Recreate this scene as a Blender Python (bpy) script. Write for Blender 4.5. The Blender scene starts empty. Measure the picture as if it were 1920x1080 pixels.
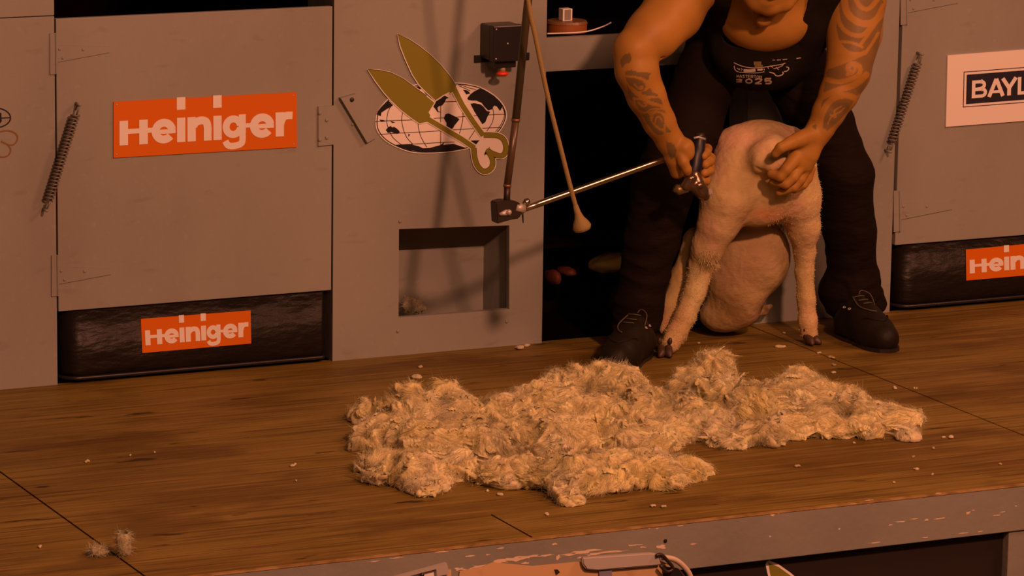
import bpy, bmesh, math, random
import numpy as np
from mathutils import Vector, Matrix, noise as mnoise

random.seed(7)
rng = np.random.default_rng(7)
C = bpy.context.scene.collection
R = math.radians

# ------------------------------------------------------------------ camera
YAW, PITCH, ROLL, FP = .446253, .1992315, .0141673, 7330.7
_f = np.array([math.sin(YAW)*math.cos(PITCH), math.cos(YAW)*math.cos(PITCH), -math.sin(PITCH)])
_r = np.array([math.cos(YAW), -math.sin(YAW), 0.]); _u = np.cross(_r, _f)
_c, _s = math.cos(ROLL), math.sin(ROLL)
_r, _u = _c*_r+_s*_u, -_s*_r+_c*_u
def ray(px, py): return _f+((px-960)*_r+(540-py)*_u)/FP
CAM = -ray(820, 660)*11.8
def W(px, py, Y=0.):                      # point seen at a pixel, at the depth plane y = Y
    d = ray(px, py); return CAM+d*((Y-CAM[1])/d[1])
def F(px, py, Z=0.):                      # point seen at a pixel, on the level z = Z
    d = ray(px, py); return CAM+d*((Z-CAM[2])/d[2])
def PR(P):                                # project an array of points to pixels
    q = np.asarray(P)-CAM; w = q@_f
    return 960+FP*(q@_r)/w, 540-FP*(q@_u)/w
def M(rpx, P): return rpx*float((np.asarray(P)-CAM)@_f)/FP   # pixels to metres there

cam = bpy.data.objects.new('camera', bpy.data.cameras.new('camera')); C.objects.link(cam)
cam.data.sensor_width = 36; cam.data.lens = FP*36/1920; cam.data.clip_end = 200
mw = Matrix((( _r[0], _u[0], -_f[0], CAM[0]), (_r[1], _u[1], -_f[1], CAM[1]), (_r[2], _u[2], -_f[2], CAM[2]), (0, 0, 0, 1)))
cam.matrix_world = mw
bpy.context.scene.camera = cam

# ------------------------------------------------------------------ light and exposure
sc = bpy.context.scene
sc.view_settings.view_transform = 'Standard'; sc.view_settings.look = 'None'
sc.view_settings.exposure = -.08; sc.view_settings.gamma = 1.0; sc.view_settings.use_curve_mapping = False
world = bpy.data.worlds.new('world'); sc.world = world; world.use_nodes = True
world.node_tree.nodes['Background'].inputs[0].default_value = (1, .42, .26, 1)
world.node_tree.nodes['Background'].inputs[1].default_value = .075
def area(name, loc, target, size, power, col):
    L = bpy.data.lights.new(name, 'AREA'); L.shape = 'DISK'; L.size = size; L.energy = power; L.color = col
    o = bpy.data.objects.new(name, L); C.objects.link(o); o.location = loc
    o.rotation_euler = (Vector(target)-Vector(loc)).to_track_quat('-Z', 'Y').to_euler(); return o
WARM = (1, .37, .2)
area('stage_light', (-.35, -7.1, 4.35), (.3, -.3, .3), .42, 410, WARM)
area('stage_wash', (3.6, -4.2, 4.6), (.5, -.6, .2), 1.6, 175, (1, .36, .19))
area('front_fill', (-1.8, -6.9, 3.6), (.2, -.5, .2), 2.2, 62, (1, .37, .2))  # added fill from front left to lift shadows, no known fixture

# ------------------------------------------------------------------ object helpers
def tag(o, label=None, cat=None, group=None, kind=None):
    if label: o['label'] = label
    if cat: o['category'] = cat
    if group: o['group'] = group
    if kind: o['kind'] = kind
    return o
def thing(name, label, cat, loc=(0, 0, 0), group=None):
    o = bpy.data.objects.new(name, None); C.objects.link(o); o.location = loc; o.empty_display_size = .05
    return tag(o, label, cat, group)
def obj(name, bm, m, parent=None, smooth=False):
    me = bpy.data.meshes.new(name)
    if isinstance(bm, tuple): me.from_pydata([tuple(map(float, v)) for v in bm[0]], [], [tuple(map(int, f)) for f in bm[1]])
    else: bm.to_mesh(me); bm.free()
    me.materials.append(m)
    if smooth: me.polygons.foreach_set('use_smooth', [True]*len(me.polygons))
    o = bpy.data.objects.new(name, me); C.objects.link(o)
    if parent is not None:
        o.parent = parent
        if parent.type == 'EMPTY' or True:
            pl = Vector((0, 0, 0)); q = parent
            while q is not None: pl += q.location; q = q.parent
            me.transform(Matrix.Translation(-pl))
    return o
def struct(name, bm, m): return tag(obj(name, bm, m), kind='structure')
def rebase(o, loc):
    "move a parentless mesh's origin to loc"
    o.data.transform(Matrix.Translation(-Vector([float(v) for v in loc]))); o.location = [float(v) for v in loc]; return o
def box(bm, lo, hi, bev=0):
    lo = np.asarray(lo, float); hi = np.asarray(hi, float)
    r = bmesh.ops.create_cube(bm, size=1)['verts']
    for v in r: v.co = Vector([float((lo[i]+hi[i])/2+v.co[i]*(hi[i]-lo[i])) for i in range(3)])
    if bev:
        es = {e for v in r for e in v.link_edges}
        bmesh.ops.bevel(bm, geom=list(es), offset=bev, segments=2, affect='EDGES', profile=.5)
    return bm
def nb(): return bmesh.new()
def prism(bm, pts, d):
    "closed polygon of 3-D points, given thickness along vector d"
    d = Vector([float(x) for x in d])
    a = [bm.verts.new([float(x) for x in p]) for p in pts]; b = [bm.verts.new(v.co+d) for v in a]
    bm.faces.new(a); bm.faces.new(b[::-1]); n = len(a)
    for i in range(n): bm.faces.new((a[i], b[i], b[(i+1) % n], a[(i+1) % n]))
    bmesh.ops.recalc_face_normals(bm, faces=bm.faces[:])
    return bm
_ovl = [0]
def pxpoly(bm, pts, Y, th, tf=lambda x, y: (x, y)):
    _ovl[0] = (_ovl[0]+1) % 9
    return prism(bm, [W(*tf(*p), Y-_ovl[0]*2.5e-5) for p in pts], (0, th, 0))
def stroke2(pts, w, closed=False):
    P = np.array(pts, float); n = len(P); L = []; Rr = []
    for i in range(n):
        if closed: a, b = P[(i-1) % n], P[(i+1) % n]
        else: a, b = P[max(i-1, 0)], P[min(i+1, n-1)]
        t = b-a; t /= max(np.hypot(*t), 1e-9); nn = np.array([-t[1], t[0]])
        ww = w[i] if hasattr(w, '__len__') else w
        k = 1.
        if 0 < i < n-1 or closed:
            t1 = P[i]-P[(i-1) % n]; t1 /= max(np.hypot(*t1), 1e-9); k = 1/max(abs(t1@t), .6)
        L.append(P[i]+nn*ww/2*k); Rr.append(P[i]-nn*ww/2*k)
    return L, Rr
def strip(bm, L, Rr, Y, th, closed=False):
    "one stroke as a single strip of shared vertices; every stroke lies a hair off its neighbours"
    _ovl[0] = (_ovl[0]+1) % 9; Y = Y-_ovl[0]*2.5e-5; n = len(L)
    fl = [bm.verts.new([float(c) for c in W(*q, Y)]) for q in L]; fr = [bm.verts.new([float(c) for c in W(*q, Y)]) for q in Rr]
    bl = [bm.verts.new((v.co.x, v.co.y+th, v.co.z)) for v in fl]; br = [bm.verts.new((v.co.x, v.co.y+th, v.co.z)) for v in fr]
    for i in range(n if closed else n-1):
        j = (i+1) % n
        bm.faces.new((fl[i], fl[j], fr[j], fr[i])); bm.faces.new((fl[j], fl[i], bl[i], bl[j])); bm.faces.new((fr[i], fr[j], br[j], br[i]))
    if not closed: bm.faces.new((fl[0], fr[0], br[0], bl[0])); bm.faces.new((fr[-1], fl[-1], bl[-1], br[-1]))
    return bm
def pxstroke(bm, pts, w, Y, th, tf=lambda x, y: (x, y), closed=False):
    L, Rr = stroke2(pts, w, closed)
    return strip(bm, [tf(*q) for q in L], [tf(*q) for q in Rr], Y, th, closed)
def prism_fast(bm, pts, th):
    a = [bm.verts.new([float(x) for x in p]) for p in pts]; b = [bm.verts.new((v.co.x, v.co.y+th, v.co.z)) for v in a]
    bm.faces.new(a); bm.faces.new(b[::-1]); n = len(a)
    for i in range(n): bm.faces.new((a[i], b[i], b[(i+1) % n], a[(i+1) % n]))
def smoothline(pts, k=4):
    P = np.array(pts, float); out = []
    for i in range(len(P)-1):
        p0, p1, p2, p3 = P[max(i-1, 0)], P[i], P[i+1], P[min(i+2, len(P)-1)]
        for j in range(k):
            t = j/k
            out.append(.5*((2*p1)+(-p0+p2)*t+(2*p0-5*p1+4*p2-p3)*t*t+(-p0+3*p1-3*p2+p3)*t**3))
    out.append(P[-1]); return np.array(out)
def tube(bm, pts, rad, seg=10, cap=True):
    P = [np.array(p, float) for p in pts]; n = len(P); rings = []
    up = None
    for i in range(n):
        t = P[min(i+1, n-1)]-P[max(i-1, 0)]; t /= np.linalg.norm(t)
        if up is None:
            up = np.array([0, 0, 1.]) if abs(t[2]) < .9 else np.array([1., 0, 0])
        a = up-(up@t)*t; a /= np.linalg.norm(a); up = a; b = np.cross(t, a)
        r = rad[i] if hasattr(rad, '__len__') else rad
        rings.append([bm.verts.new([float(x) for x in P[i]+r*(math.cos(2*math.pi*k/seg)*a+math.sin(2*math.pi*k/seg)*b)]) for k in range(seg)])
    for i in range(n-1):
        for k in range(seg):
            bm.faces.new((rings[i][k], rings[i][(k+1) % seg], rings[i+1][(k+1) % seg], rings[i+1][k]))
    if cap: bm.faces.new(rings[0][::-1]); bm.faces.new(rings[-1])
    return bm
def ball(bm, c, r, seg=12, sc3=(1, 1, 1)):
    v = bmesh.ops.create_uvsphere(bm, u_segments=seg, v_segments=seg//2+2, radius=1)['verts']
    for q in v: q.co = Vector([float(c[i]+q.co[i]*r*sc3[i]) for i in range(3)])
    return bm

# ------------------------------------------------------------------ materials
def mat(name, col, rough=.6, metal=0, spec=.5, bump=None, var=None, attr=False, **kw):
    m = bpy.data.materials.new(name); m.use_nodes = True; nt = m.node_tree; N = nt.nodes; L = nt.links
    b = N['Principled BSDF']; b.inputs['Base Color'].default_value = (*col, 1)
    b.inputs['Roughness'].default_value = rough; b.inputs['Metallic'].default_value = metal
    b.inputs['Specular IOR Level'].default_value = spec
    for k, v in kw.items(): b.inputs[k.replace('_', ' ')].default_value = v
    tc = N.new('ShaderNodeTexCoord'); src = tc.outputs['Object']
    geo = N.new('ShaderNodeNewGeometry'); src = geo.outputs['Position']
    cout = None
    if attr:
        a = N.new('ShaderNodeAttribute'); a.attribute_name = 'Col'; cout = a.outputs['Color']
    for (scale, stretch, c2, lo, hi, amt) in (var or []):
        mp = N.new('ShaderNodeMapping'); mp.inputs['Scale'].default_value = stretch; L.new(src, mp.inputs['Vector'])
        n = N.new('ShaderNodeTexNoise'); n.inputs['Scale'].default_value = scale; n.inputs['Detail'].default_value = 6; L.new(mp.outputs[0], n.inputs['Vector'])
        r = N.new('ShaderNodeMapRange'); r.inputs['From Min'].default_value = lo; r.inputs['From Max'].default_value = hi; r.inputs['To Max'].default_value = amt
        L.new(n.outputs['Fac'], r.inputs['Value'])
        x = N.new('ShaderNodeMix'); x.data_type = 'RGBA'; L.new(r.outputs[0], x.inputs[0])
        if cout is None: x.inputs[6].default_value = (*col, 1)
        else: L.new(cout, x.inputs[6])
        x.inputs[7].default_value = (*c2, 1); cout = x.outputs[2]
    if cout is not None: L.new(cout, b.inputs['Base Color'])
    if bump:
        scale, stretch, strength, dist = bump
        mp = N.new('ShaderNodeMapping'); mp.inputs['Scale'].default_value = stretch; L.new(src, mp.inputs['Vector'])
        n = N.new('ShaderNodeTexNoise'); n.inputs['Scale'].default_value = scale; n.inputs['Detail'].default_value = 5; L.new(mp.outputs[0], n.inputs['Vector'])
        u = N.new('ShaderNodeBump'); u.inputs['Strength'].default_value = strength; u.inputs['Distance'].default_value = dist
        L.new(n.outputs['Fac'], u.inputs['Height']); L.new(u.outputs[0], b.inputs['Normal'])
    return m

GREY = mat('grey_paint', (.27, .285, .255), .62, spec=.3,
    var=[(2.2, (1, 1, .6), (.2, .2, .175), .45, .7, .55), (9, (1, 1, 3), (.17, .15, .12), .62, .8, .5), (40, (1, 1, 1), (.33, .33, .3), .6, .75, .35)],
    bump=(30, (1, 1, .4), .12, .01))
GREY2 = mat('grey_paint_worn', (.22, .225, .19), .6, spec=.3,
    var=[(3, (1, 1, 1), (.15, .155, .14), .4, .7, .6)], bump=(30, (1, 1, 1), .15, .01))
CHIP = mat('bare_wood_chip', (.62, .5, .36), .8, spec=.1)
DARK = mat('dark_interior', (.0045, .003, .0025), .95, spec=0)  # near-black colour stands in for the gloom of the recess
BLACKV = mat('black_vinyl', (.009, .007, .005), .42, spec=.22, bump=(8, (1, 1, 2.5), .5, .02))
BLACKP = mat('black_plastic', (.014, .013, .015), .35, spec=.5)
BLACKW = mat('black_painted_ply', (.018, .012, .01), .6, spec=.3, var=[(5, (1, 1, 1), (.03, .02, .012), .5, .8, .6)])
ORANGE = mat('orange_sign_face', (.64, .15, .005), .45, spec=.3)
WHITE = mat('white_print', (.78, .76, .72), .5, spec=.3)
BLACKINK = mat('black_print', (.012, .011, .014), .5, spec=.3)
GOLD = mat('gold_print', (.21, .2, .022), .5, spec=.3)
GOLDD = mat('brown_outline_print', (.06, .04, .01), .5)
NAVY = mat('navy_print', (.02, .02, .035), .45, spec=.4)
STEEL = mat('dull_steel', (.5, .48, .45), .45, .35, bump=(60, (1, 1, 1), .1, .003))
CHROME = mat('polished_steel', (.5, .46, .38), .24, 1.0)
IRON = mat('dark_iron', (.05, .038, .03), .45, .6)
TUBE = mat('brown_painted_tube', (.085, .055, .03), .35, spec=.6)
TUBE2 = mat('dark_olive_tube', (.07, .06, .035), .4, spec=.6)
ROPE = mat('tan_cord', (.27, .2, .07), .8, bump=(200, (1, 1, 1), .4, .003))
SPRING = mat('grey_spring_steel', (.17, .16, .14), .5, .35)
RED = mat('red_button', (.75, .04, .01), .4)
TAN = mat('tan_hardboard', (.5, .34, .18), .55, var=[(12, (1, 1, 1), (.35, .2, .09), .62, .75, .6)])
def floor_mat():
    m = mat('plywood_floor', (.21, .15, .028), .55, spec=.2,
        var=[(1.1, (.8, 2.2, 1), (.12, .07, .012), .45, .6, .8), (1.6, (.6, 3.5, 1), (.30, .215, .05), .55, .68, .6), (4, (.35, 7, 1), (.27, .19, .05), .5, .66, .55),
             (5, (.4, 12, 1), (.075, .042, .008), .52, .66, .75), (11, (.3, 14, 1), (.36, .26, .08), .55, .68, .5), (20, (.16, 12, 1), (.05, .027, .006), .55, .66, .7),
             (45, (.5, 2.5, 1), (.04, .022, .006), .7, .76, .7), (3.5, (1.2, 4.5, 1), (.028, .016, .005), .66, .70, .9), (2.2, (1, 1.6, 1), (.09, .05, .01), .55, .64, .6)],
        bump=(12, (.5, 18, 1), .25, .006))
    nt = m.node_tree; N = nt.nodes; L = nt.links; b = N['Principled BSDF']
    n = N.new('ShaderNodeTexNoise'); n.inputs['Scale'].default_value = 3
    g = N.new('ShaderNodeNewGeometry'); L.new(g.outputs['Position'], n.inputs['Vector'])
    r = N.new('ShaderNodeMapRange'); r.inputs['To Min'].default_value = .38; r.inputs['To Max'].default_value = .7
    L.new(n.outputs['Fac'], r.inputs['Value']); L.new(r.outputs[0], b.inputs['Roughness'])
    return m
FLOORM = floor_mat()
EDGEW = mat('worn_wood_edge', (.34, .22, .08), .6, spec=.15, var=[(20, (1, 1, 1), (.16, .1, .03), .4, .65, .9)])

# ------------------------------------------------------------------ signed distance meshing
def hash3(ix, iy, iz):
    h = (ix*374761393+iy*668265263+iz*2147483647+1013904223) & 0xffffffff
    h = ((h ^ (h >> 13))*1274126177) & 0xffffffff
    return ((h ^ (h >> 16)) & 0xffff)/65535.
def vnoise(P, scale, seed=0):
    q = P*scale+seed*17.13; i = np.floor(q).astype(np.int64); f = q-i; f = f*f*(3-2*f); out = 0
    for a in (0, 1):
        wa = f[..., 0] if a else 1-f[..., 0]
        for b in (0, 1):
            wb = f[..., 1] if b else 1-f[..., 1]
            for c in (0, 1):
                wc = f[..., 2] if c else 1-f[..., 2]
                out = out+wa*wb*wc*hash3(i[..., 0]+a, i[..., 1]+b, i[..., 2]+c)
    return out*2-1
def fbm(P, s, o=3, seed=0): return sum(vnoise(P, s*2**k, seed+k)*.5**k for k in range(o))
class SDF:
    def __init__(s, lo, hi, h):
        s.lo = np.array(lo, float); s.h = h; s.n = np.ceil((np.array(hi)-s.lo)/h).astype(int)+1
        s.D = np.full(s.n, .5, np.float32)
    def sub(s, lo, hi):
        a = np.clip(np.floor((np.array(lo)-s.lo)/s.h).astype(int), 0, s.n); b = np.clip(np.ceil((np.array(hi)-s.lo)/s.h).astype(int)+1, 0, s.n)
        sl = tuple(slice(x, y) for x, y in zip(a, b))
        ax = [(s.lo[i]+s.h*np.arange(a[i], b[i])).astype(np.float32) for i in range(3)]
        return sl, np.meshgrid(*ax, indexing='ij', sparse=True)
    def put(s, lo, hi, fn, k=.01, op='u'):
        pad = k+.02; sl, (X, Y, Z) = s.sub(np.array(lo)-pad, np.array(hi)+pad)
        if 0 in s.D[sl].shape: return
        d = fn(X, Y, Z); D = s.D[sl]
        if op == 'u':
            h = np.maximum(k-np.abs(D-d), 0)/k; s.D[sl] = np.minimum(D, d)-h*h*k*.25
        elif op == 's':
            h = np.maximum(k-np.abs(D+d), 0)/k; s.D[sl] = np.maximum(D, -d)+h*h*k*.25
    def cone(s, a, b, ra, rb, k=.01, op='u', flat=None):
        a = np.array(a, float); b = np.array(b, float); r = max(ra, rb)*(max(1, 1 if flat is None else 1))
        ab = b-a; L = max(float(ab@ab), 1e-12)
        def fn(X, Y, Z):
            x, y, z = X-a[0], Y-a[1], Z-a[2]
            t = np.clip((x*ab[0]+y*ab[1]+z*ab[2])/L, 0, 1)
            dx, dy, dz = x-t*ab[0], y-t*ab[1], z-t*ab[2]
            d2 = dx*dx+dy*dy+dz*dz
            if flat is not None:           # flat = (axis, factor): thinner along the axis
                ax, fc = flat; q = dx*ax[0]+dy*ax[1]+dz*ax[2]; d2 = d2+q*q*(1/fc**2-1)
            return np.sqrt(d2)-(ra+t*(rb-ra))
        s.put(np.minimum(a, b)-r, np.maximum(a, b)+r, fn, k, op)
    def ell(s, c, r, ax=None, k=.01, op='u'):
        c = np.array(c, float); r = np.array(r, float); A = np.eye(3) if ax is None else np.array(ax, float)
        e = np.sqrt(((A*r[:, None])**2).sum(0))
        def fn(X, Y, Z):
            x, y, z = X-c[0], Y-c[1], Z-c[2]; k0 = 0; k1 = 0
            for i in range(3):
                q = x*A[i, 0]+y*A[i, 1]+z*A[i, 2]; k0 = k0+(q/r[i])**2; k1 = k1+(q/r[i]**2)**2
            k0 = np.sqrt(k0); return k0*(k0-1)/np.maximum(np.sqrt(k1), 1e-6)
        s.put(c-e, c+e, fn, k, op)
    def chain(s, pts, k=.01, op='u', flat=None):
        for (a, ra), (b, rb) in zip(pts[:-1], pts[1:]): s.cone(a, b, ra, rb, k, op, flat)
    def mesh(s, disp=None):
        D = s.D; S = D < 0; nx, ny, nz = D.shape
        acc = np.zeros((nx-1, ny-1, nz-1), np.int8)
        for a in (0, 1):
            for b in (0, 1):
                for c in (0, 1): acc += S[a:nx-1+a, b:ny-1+b, c:nz-1+c]
        cells = np.argwhere((acc > 0) & (acc < 8)); del acc
        idx = np.full((nx-1, ny-1, nz-1), -1, np.int32); idx[tuple(cells.T)] = np.arange(len(cells))
        pos = np.zeros((len(cells), 3)); cnt = np.zeros(len(cells))
        cor = [(a, b, c) for a in (0, 1) for b in (0, 1) for c in (0, 1)]
        for i, p in enumerate(cor):
            for q in cor[i+1:]:
                if sum(abs(p[t]-q[t]) for t in range(3)) != 1: continue
                vp = D[cells[:, 0]+p[0], cells[:, 1]+p[1], cells[:, 2]+p[2]]; vq = D[cells[:, 0]+q[0], cells[:, 1]+q[1], cells[:, 2]+q[2]]
                m = (vp < 0) != (vq < 0); t = np.where(m, vp/np.where(m, vp-vq, 1), 0)
                for ax in range(3): pos[:, ax] += np.where(m, p[ax]+t*(q[ax]-p[ax]), 0)
                cnt += m
        V = s.lo+s.h*(cells+pos/cnt[:, None])
        Fc = []
        for ax in range(3):
            sl0 = [slice(None)]*3; sl1 = [slice(None)]*3; sl0[ax] = slice(0, -1); sl1[ax] = slice(1, None)
            A = S[tuple(sl0)]; B = S[tuple(sl1)]
            e = np.argwhere(A != B); o = [t for t in range(3) if t != ax]
            e = e[(e[:, o[0]] > 0) & (e[:, o[1]] > 0) & (e[:, o[0]] < D.shape[o[0]]-1) & (e[:, o[1]] < D.shape[o[1]]-1)]
            ins = A[tuple(e.T)]
            q = []
            for d0, d1 in ((1, 1), (0, 1), (0, 0), (1, 0)):
                f = e.copy(); f[:, o[0]] -= d0; f[:, o[1]] -= d1; q.append(idx[tuple(f.T)])
            q = np.stack(q, 1); flip = ins if ax == 1 else ~ins
            q[flip] = q[flip][:, ::-1]; Fc.append(q)
        return V, np.concatenate(Fc)
def npmesh(name, V, Fc, m, parent=None, col=None, smooth=True):
    me = bpy.data.meshes.new(name); me.vertices.add(len(V))
    off = np.zeros(3)
    if parent is not None:
        q = parent
        while q is not None: off += np.array(q.location); q = q.parent
    me.vertices.foreach_set('co', (V-off).astype(np.float32).ravel())
    k = Fc.shape[1]; me.loops.add(Fc.size); me.loops.foreach_set('vertex_index', Fc.astype(np.int32).ravel())
    me.polygons.add(len(Fc)); me.polygons.foreach_set('loop_start', np.arange(0, Fc.size, k, dtype=np.int32)); me.polygons.foreach_set('loop_total', np.full(len(Fc), k, np.int32))
    if smooth: me.polygons.foreach_set('use_smooth', np.ones(len(Fc), bool))
    me.update(); me.validate()
    if col is not None:
        a = me.color_attributes.new('Col', 'FLOAT_COLOR', 'POINT'); c4 = np.ones((len(V), 4), np.float32); c4[:, :3] = col; a.data.foreach_set('color', c4.ravel())
    me.materials.append(m); o = bpy.data.objects.new(name, me); C.objects.link(o)
    if parent is not None: o.parent = parent
    return o
def normals(V, Fc):
    a, b, c, d = (V[Fc[:, i]] for i in range(4)); fn = np.cross(c-a, d-b); n = np.zeros_like(V)
    for i in range(4): np.add.at(n, Fc[:, i], fn)
    return n/np.maximum(np.linalg.norm(n, axis=1, keepdims=True), 1e-12)
def relax(V, Fc, it=1, w=.5):
    for _ in range(it):
        s = np.zeros_like(V); c = np.zeros(len(V))
        for i in range(4):
            for j in ((i+1) % 4, (i+3) % 4): np.add.at(s, Fc[:, i], V[Fc[:, j]]); np.add.at(c, Fc[:, i], 1)
        V = V*(1-w)+w*s/c[:, None]
    return V

# ================================================================== THE SETTING
def panel(name, x0, x1, z0, z1, y0=0., y1=.018, m=GREY, bev=.0015):
    return struct(name, box(nb(), (x0, y0, z0), (x1, y1, z1), bev), m)
# left fixed panel in two boards
bm = nb(); box(bm, (-2.6, 0, 0), (-1.203, .05, 1.072), .0015); box(bm, (-2.6, 0, 1.0745), (-1.203, .05, 2.3), .0015)
struct('wall_left', bm, GREY)
DL, DR = -1.1985, -.348
# centre panel round the porthole
bm = nb()
oc = [(-.343, 0), (.35, 0), (.35, 2.3), (-.343, 2.3)]
ic = [(-.129, .116), (.2385, .114), (.235, .373), (-.13, .386)]
for i in range(4):
    j = (i+1) % 4; prism_fast(bm, [(p[0], 0, p[1]) for p in (oc[i], oc[j], ic[j], ic[i])], .02)
box(bm, (-.343, .02, 0), (-.323, .2, 2.3)); box(bm, (.33, .02, 0), (.35, .13, 2.3))
bmesh.ops.remove_doubles(bm, verts=bm.verts[:], dist=.0001)
wc = struct('wall_center', bm, GREY)
# right panel with its thick left edge
bm = nb(); box(bm, (1.049, 0, 0), (1.583, .02, 2.3), .0015); box(bm, (1.049, .02, 0), (1.069, .12, 2.3))
struct('wall_right', bm, GREY)
struct('wall_far_right', box(nb(), (2.454, 0, 0), (4.2, .02, 2.3), .0015), GREY)
# interior of the shed behind the wall, its darkness put into a near-black colour
bm = nb(); box(bm, (-2.7, 2.0, -.02), (4.2, 2.05, 2.4)); struct('wall_back', bm, DARK)
bm = nb(); box(bm, (-2.75, .06, -.02), (-2.7, 2.05, 2.4)); box(bm, (4.2, .06, -.02), (4.25, 2.05, 2.4))
box(bm, (.36, .5, 0), (.4, 1.9, 1.5)); box(bm, (-.30, .5, 0), (-.26, 1.9, 1.5)); box(bm, (1.075, .125, 0), (1.1, 1.9, 1.5)); struct('wall_inner', bm, DARK)
struct('ceiling', box(nb(), (-2.75, 0, 2.32), (4.25, 2.05, 2.36)), DARK)
# stage floor in plywood sheets
bm = nb()
for x0, x1, y0, y1 in [(-4.4, -1.675, -2.045, .02), (-1.675, 1.067, -1.80, .02), (-1.675, -.667, -2.045, -1.7992), (-.667, 1.067, -2.045, -1.7992), (1.067, 4.4, -2.045, .02)]:
    box(bm, (x0+.003, y0, -.024), (x1-.003, y1, 0), 0)
struct('floor', bm, FLOORM)
struct('floor_inner', box(nb(), (-2.7, .021, -.03), (4.2, 2.0, -.006)), DARK)
struct('floor_joists', box(nb(), (-4.4, -2.04, -.06), (4.4, .02, -.026)), DARK)
# front edge board with chipped paint
bm = nb(); box(bm, (-4.4, -2.062, -.124), (4.4, -2.046, -.004), .002); tr = struct('trim_1', bm, GREY2)
bm = nb(); box(bm, (-4.4, -2.0635, -.0038), (4.4, -2.046, .0003), .001); struct('trim_2', bm, EDGEW)
bm = nb()
r2 = random.Random(3)
def chip(bm, px, py, w, h):
    n = 13; pts = []
    for i in range(n):
        a = 2*math.pi*i/n; k = r2.uniform(.35, 1.3); pts.append((px+w/2*k*math.cos(a), py+h/2*k*math.sin(a)-.1*w*k*math.cos(a)*.5))
    pxpoly(bm, pts, -2.0625, .0012)
for px, py, w, h in [(700, 1053, 26, 2), (745, 1046, 30, 2), (830, 1034, 34, 2.5), (880, 1043, 22, 3), (1040, 1020, 9, 4), (862, 1067, 26, 6), (900, 1062, 44, 7), (940, 1052, 40, 8), (965, 1048, 46, 11), (990, 1044, 36, 6),
                     (985, 1056, 20, 5), (1020, 1042, 40, 4), (1046, 1045, 12, 9), (1065, 1040, 30, 5), (1100, 1034, 50, 6), (1112, 1040, 30, 5), (1090, 1046, 20, 4), (1145, 1035, 60, 3.5), (1190, 1022, 30, 4), (1205, 1026, 14, 3), (1240, 1026, 22, 9),
                     (1275, 986, 14, 2), (1448, 966, 10, 4), (1460, 963, 6, 3), (1300, 1020, 14, 2), (1444, 1006, 6, 3), (1574, 992, 5, 3), (1670, 984, 7, 3), (1690, 978, 22, 2.5), (1715, 973, 16, 2), (1737, 975, 8, 3), (1765, 972, 26, 2.5),
                     (1815, 962, 10, 6), (1825, 957, 6, 2), (1870, 966, 14, 2), (1880, 960, 10, 2), (1905, 949, 6, 2), (1805, 1000, 22, 2), (1838, 997, 14, 2), (1640, 1018, 30, 2), (1735, 1008, 12, 2), (1600, 945, 20, 2), (1630, 938, 14, 2), (1760, 925, 10, 2),
                     (940, 1028, 22, 2.5), (914, 1040, 10, 3), (1195, 992, 12, 2), (1218, 991, 8, 2), (1232, 991, 7, 2)]:
    chip(bm, px, py, w, h)
obj('bare_chip', bm, CHIP, tr)
bm = nb(); ball(bm, W(1246, 1014, -2.058), .010, 14, (1, .5, 1)); obj('bolt', bm, BLACKP, tr, True)
# skirt under the stage
struct('wall_front', box(nb(), (-4.4, -2.03, -.9), (.726, -2.01, -.124)), BLACKW)
struct('wall_front_post', box(nb(), (.727, -2.055, -.9), (2.4, -2.0, -.126), .002), GREY2)
struct('floor_hall', box(nb(), (-6, -9, -.94), (6, -2.06, -.9)), mat('hall_carpet', (.05, .03, .02), .95))

# porthole chute, sloping down behind the centre panel
ch = struct('chute', nb(), GREY)
def quadplate(bm, a, b, c, d, th=.006):
    n = np.cross(np.array(b)-a, np.array(d)-a); n = n/np.linalg.norm(n)*th
    prism(bm, [a, b, c, d], n)
me_b = nb()
o_tl, o_tr, o_br, o_bl = W(746, 430, .021), W(957, 423, .021), W(957, 581, .021), W(745, 597, .021)
Yb = .174
i_tr = W(907, 461, Yb); i_tl = W(640, 475, Yb)
zb = -.0
i_br = np.array([i_tr[0]+.003, Yb-.0, i_tr[2]-.20]); i_bl = np.array([i_tl[0], Yb, i_br[2]])
i_br2 = W(908, 583, Yb)
wl = np.array([-.2, .021, .43])
# back board, right cheek, lintel
quadplate(me_b, i_tl, i_tr, (i_tr[0], Yb+.0, .0), (i_tl[0], Yb, .0))
quadplate(me_b, o_tr, (o_tr[0]+.004, .021, .0), (i_tr[0], Yb, .0), i_tr)
obj('back_board', me_b, GREY, ch)
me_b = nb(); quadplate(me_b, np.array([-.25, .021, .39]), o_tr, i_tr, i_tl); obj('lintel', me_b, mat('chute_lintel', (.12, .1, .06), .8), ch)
me_b = nb(); box(me_b, (-.29, .021, 0), (-.27, .18, .42)); obj('left_cheek', me_b, GREY, ch)

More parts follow.
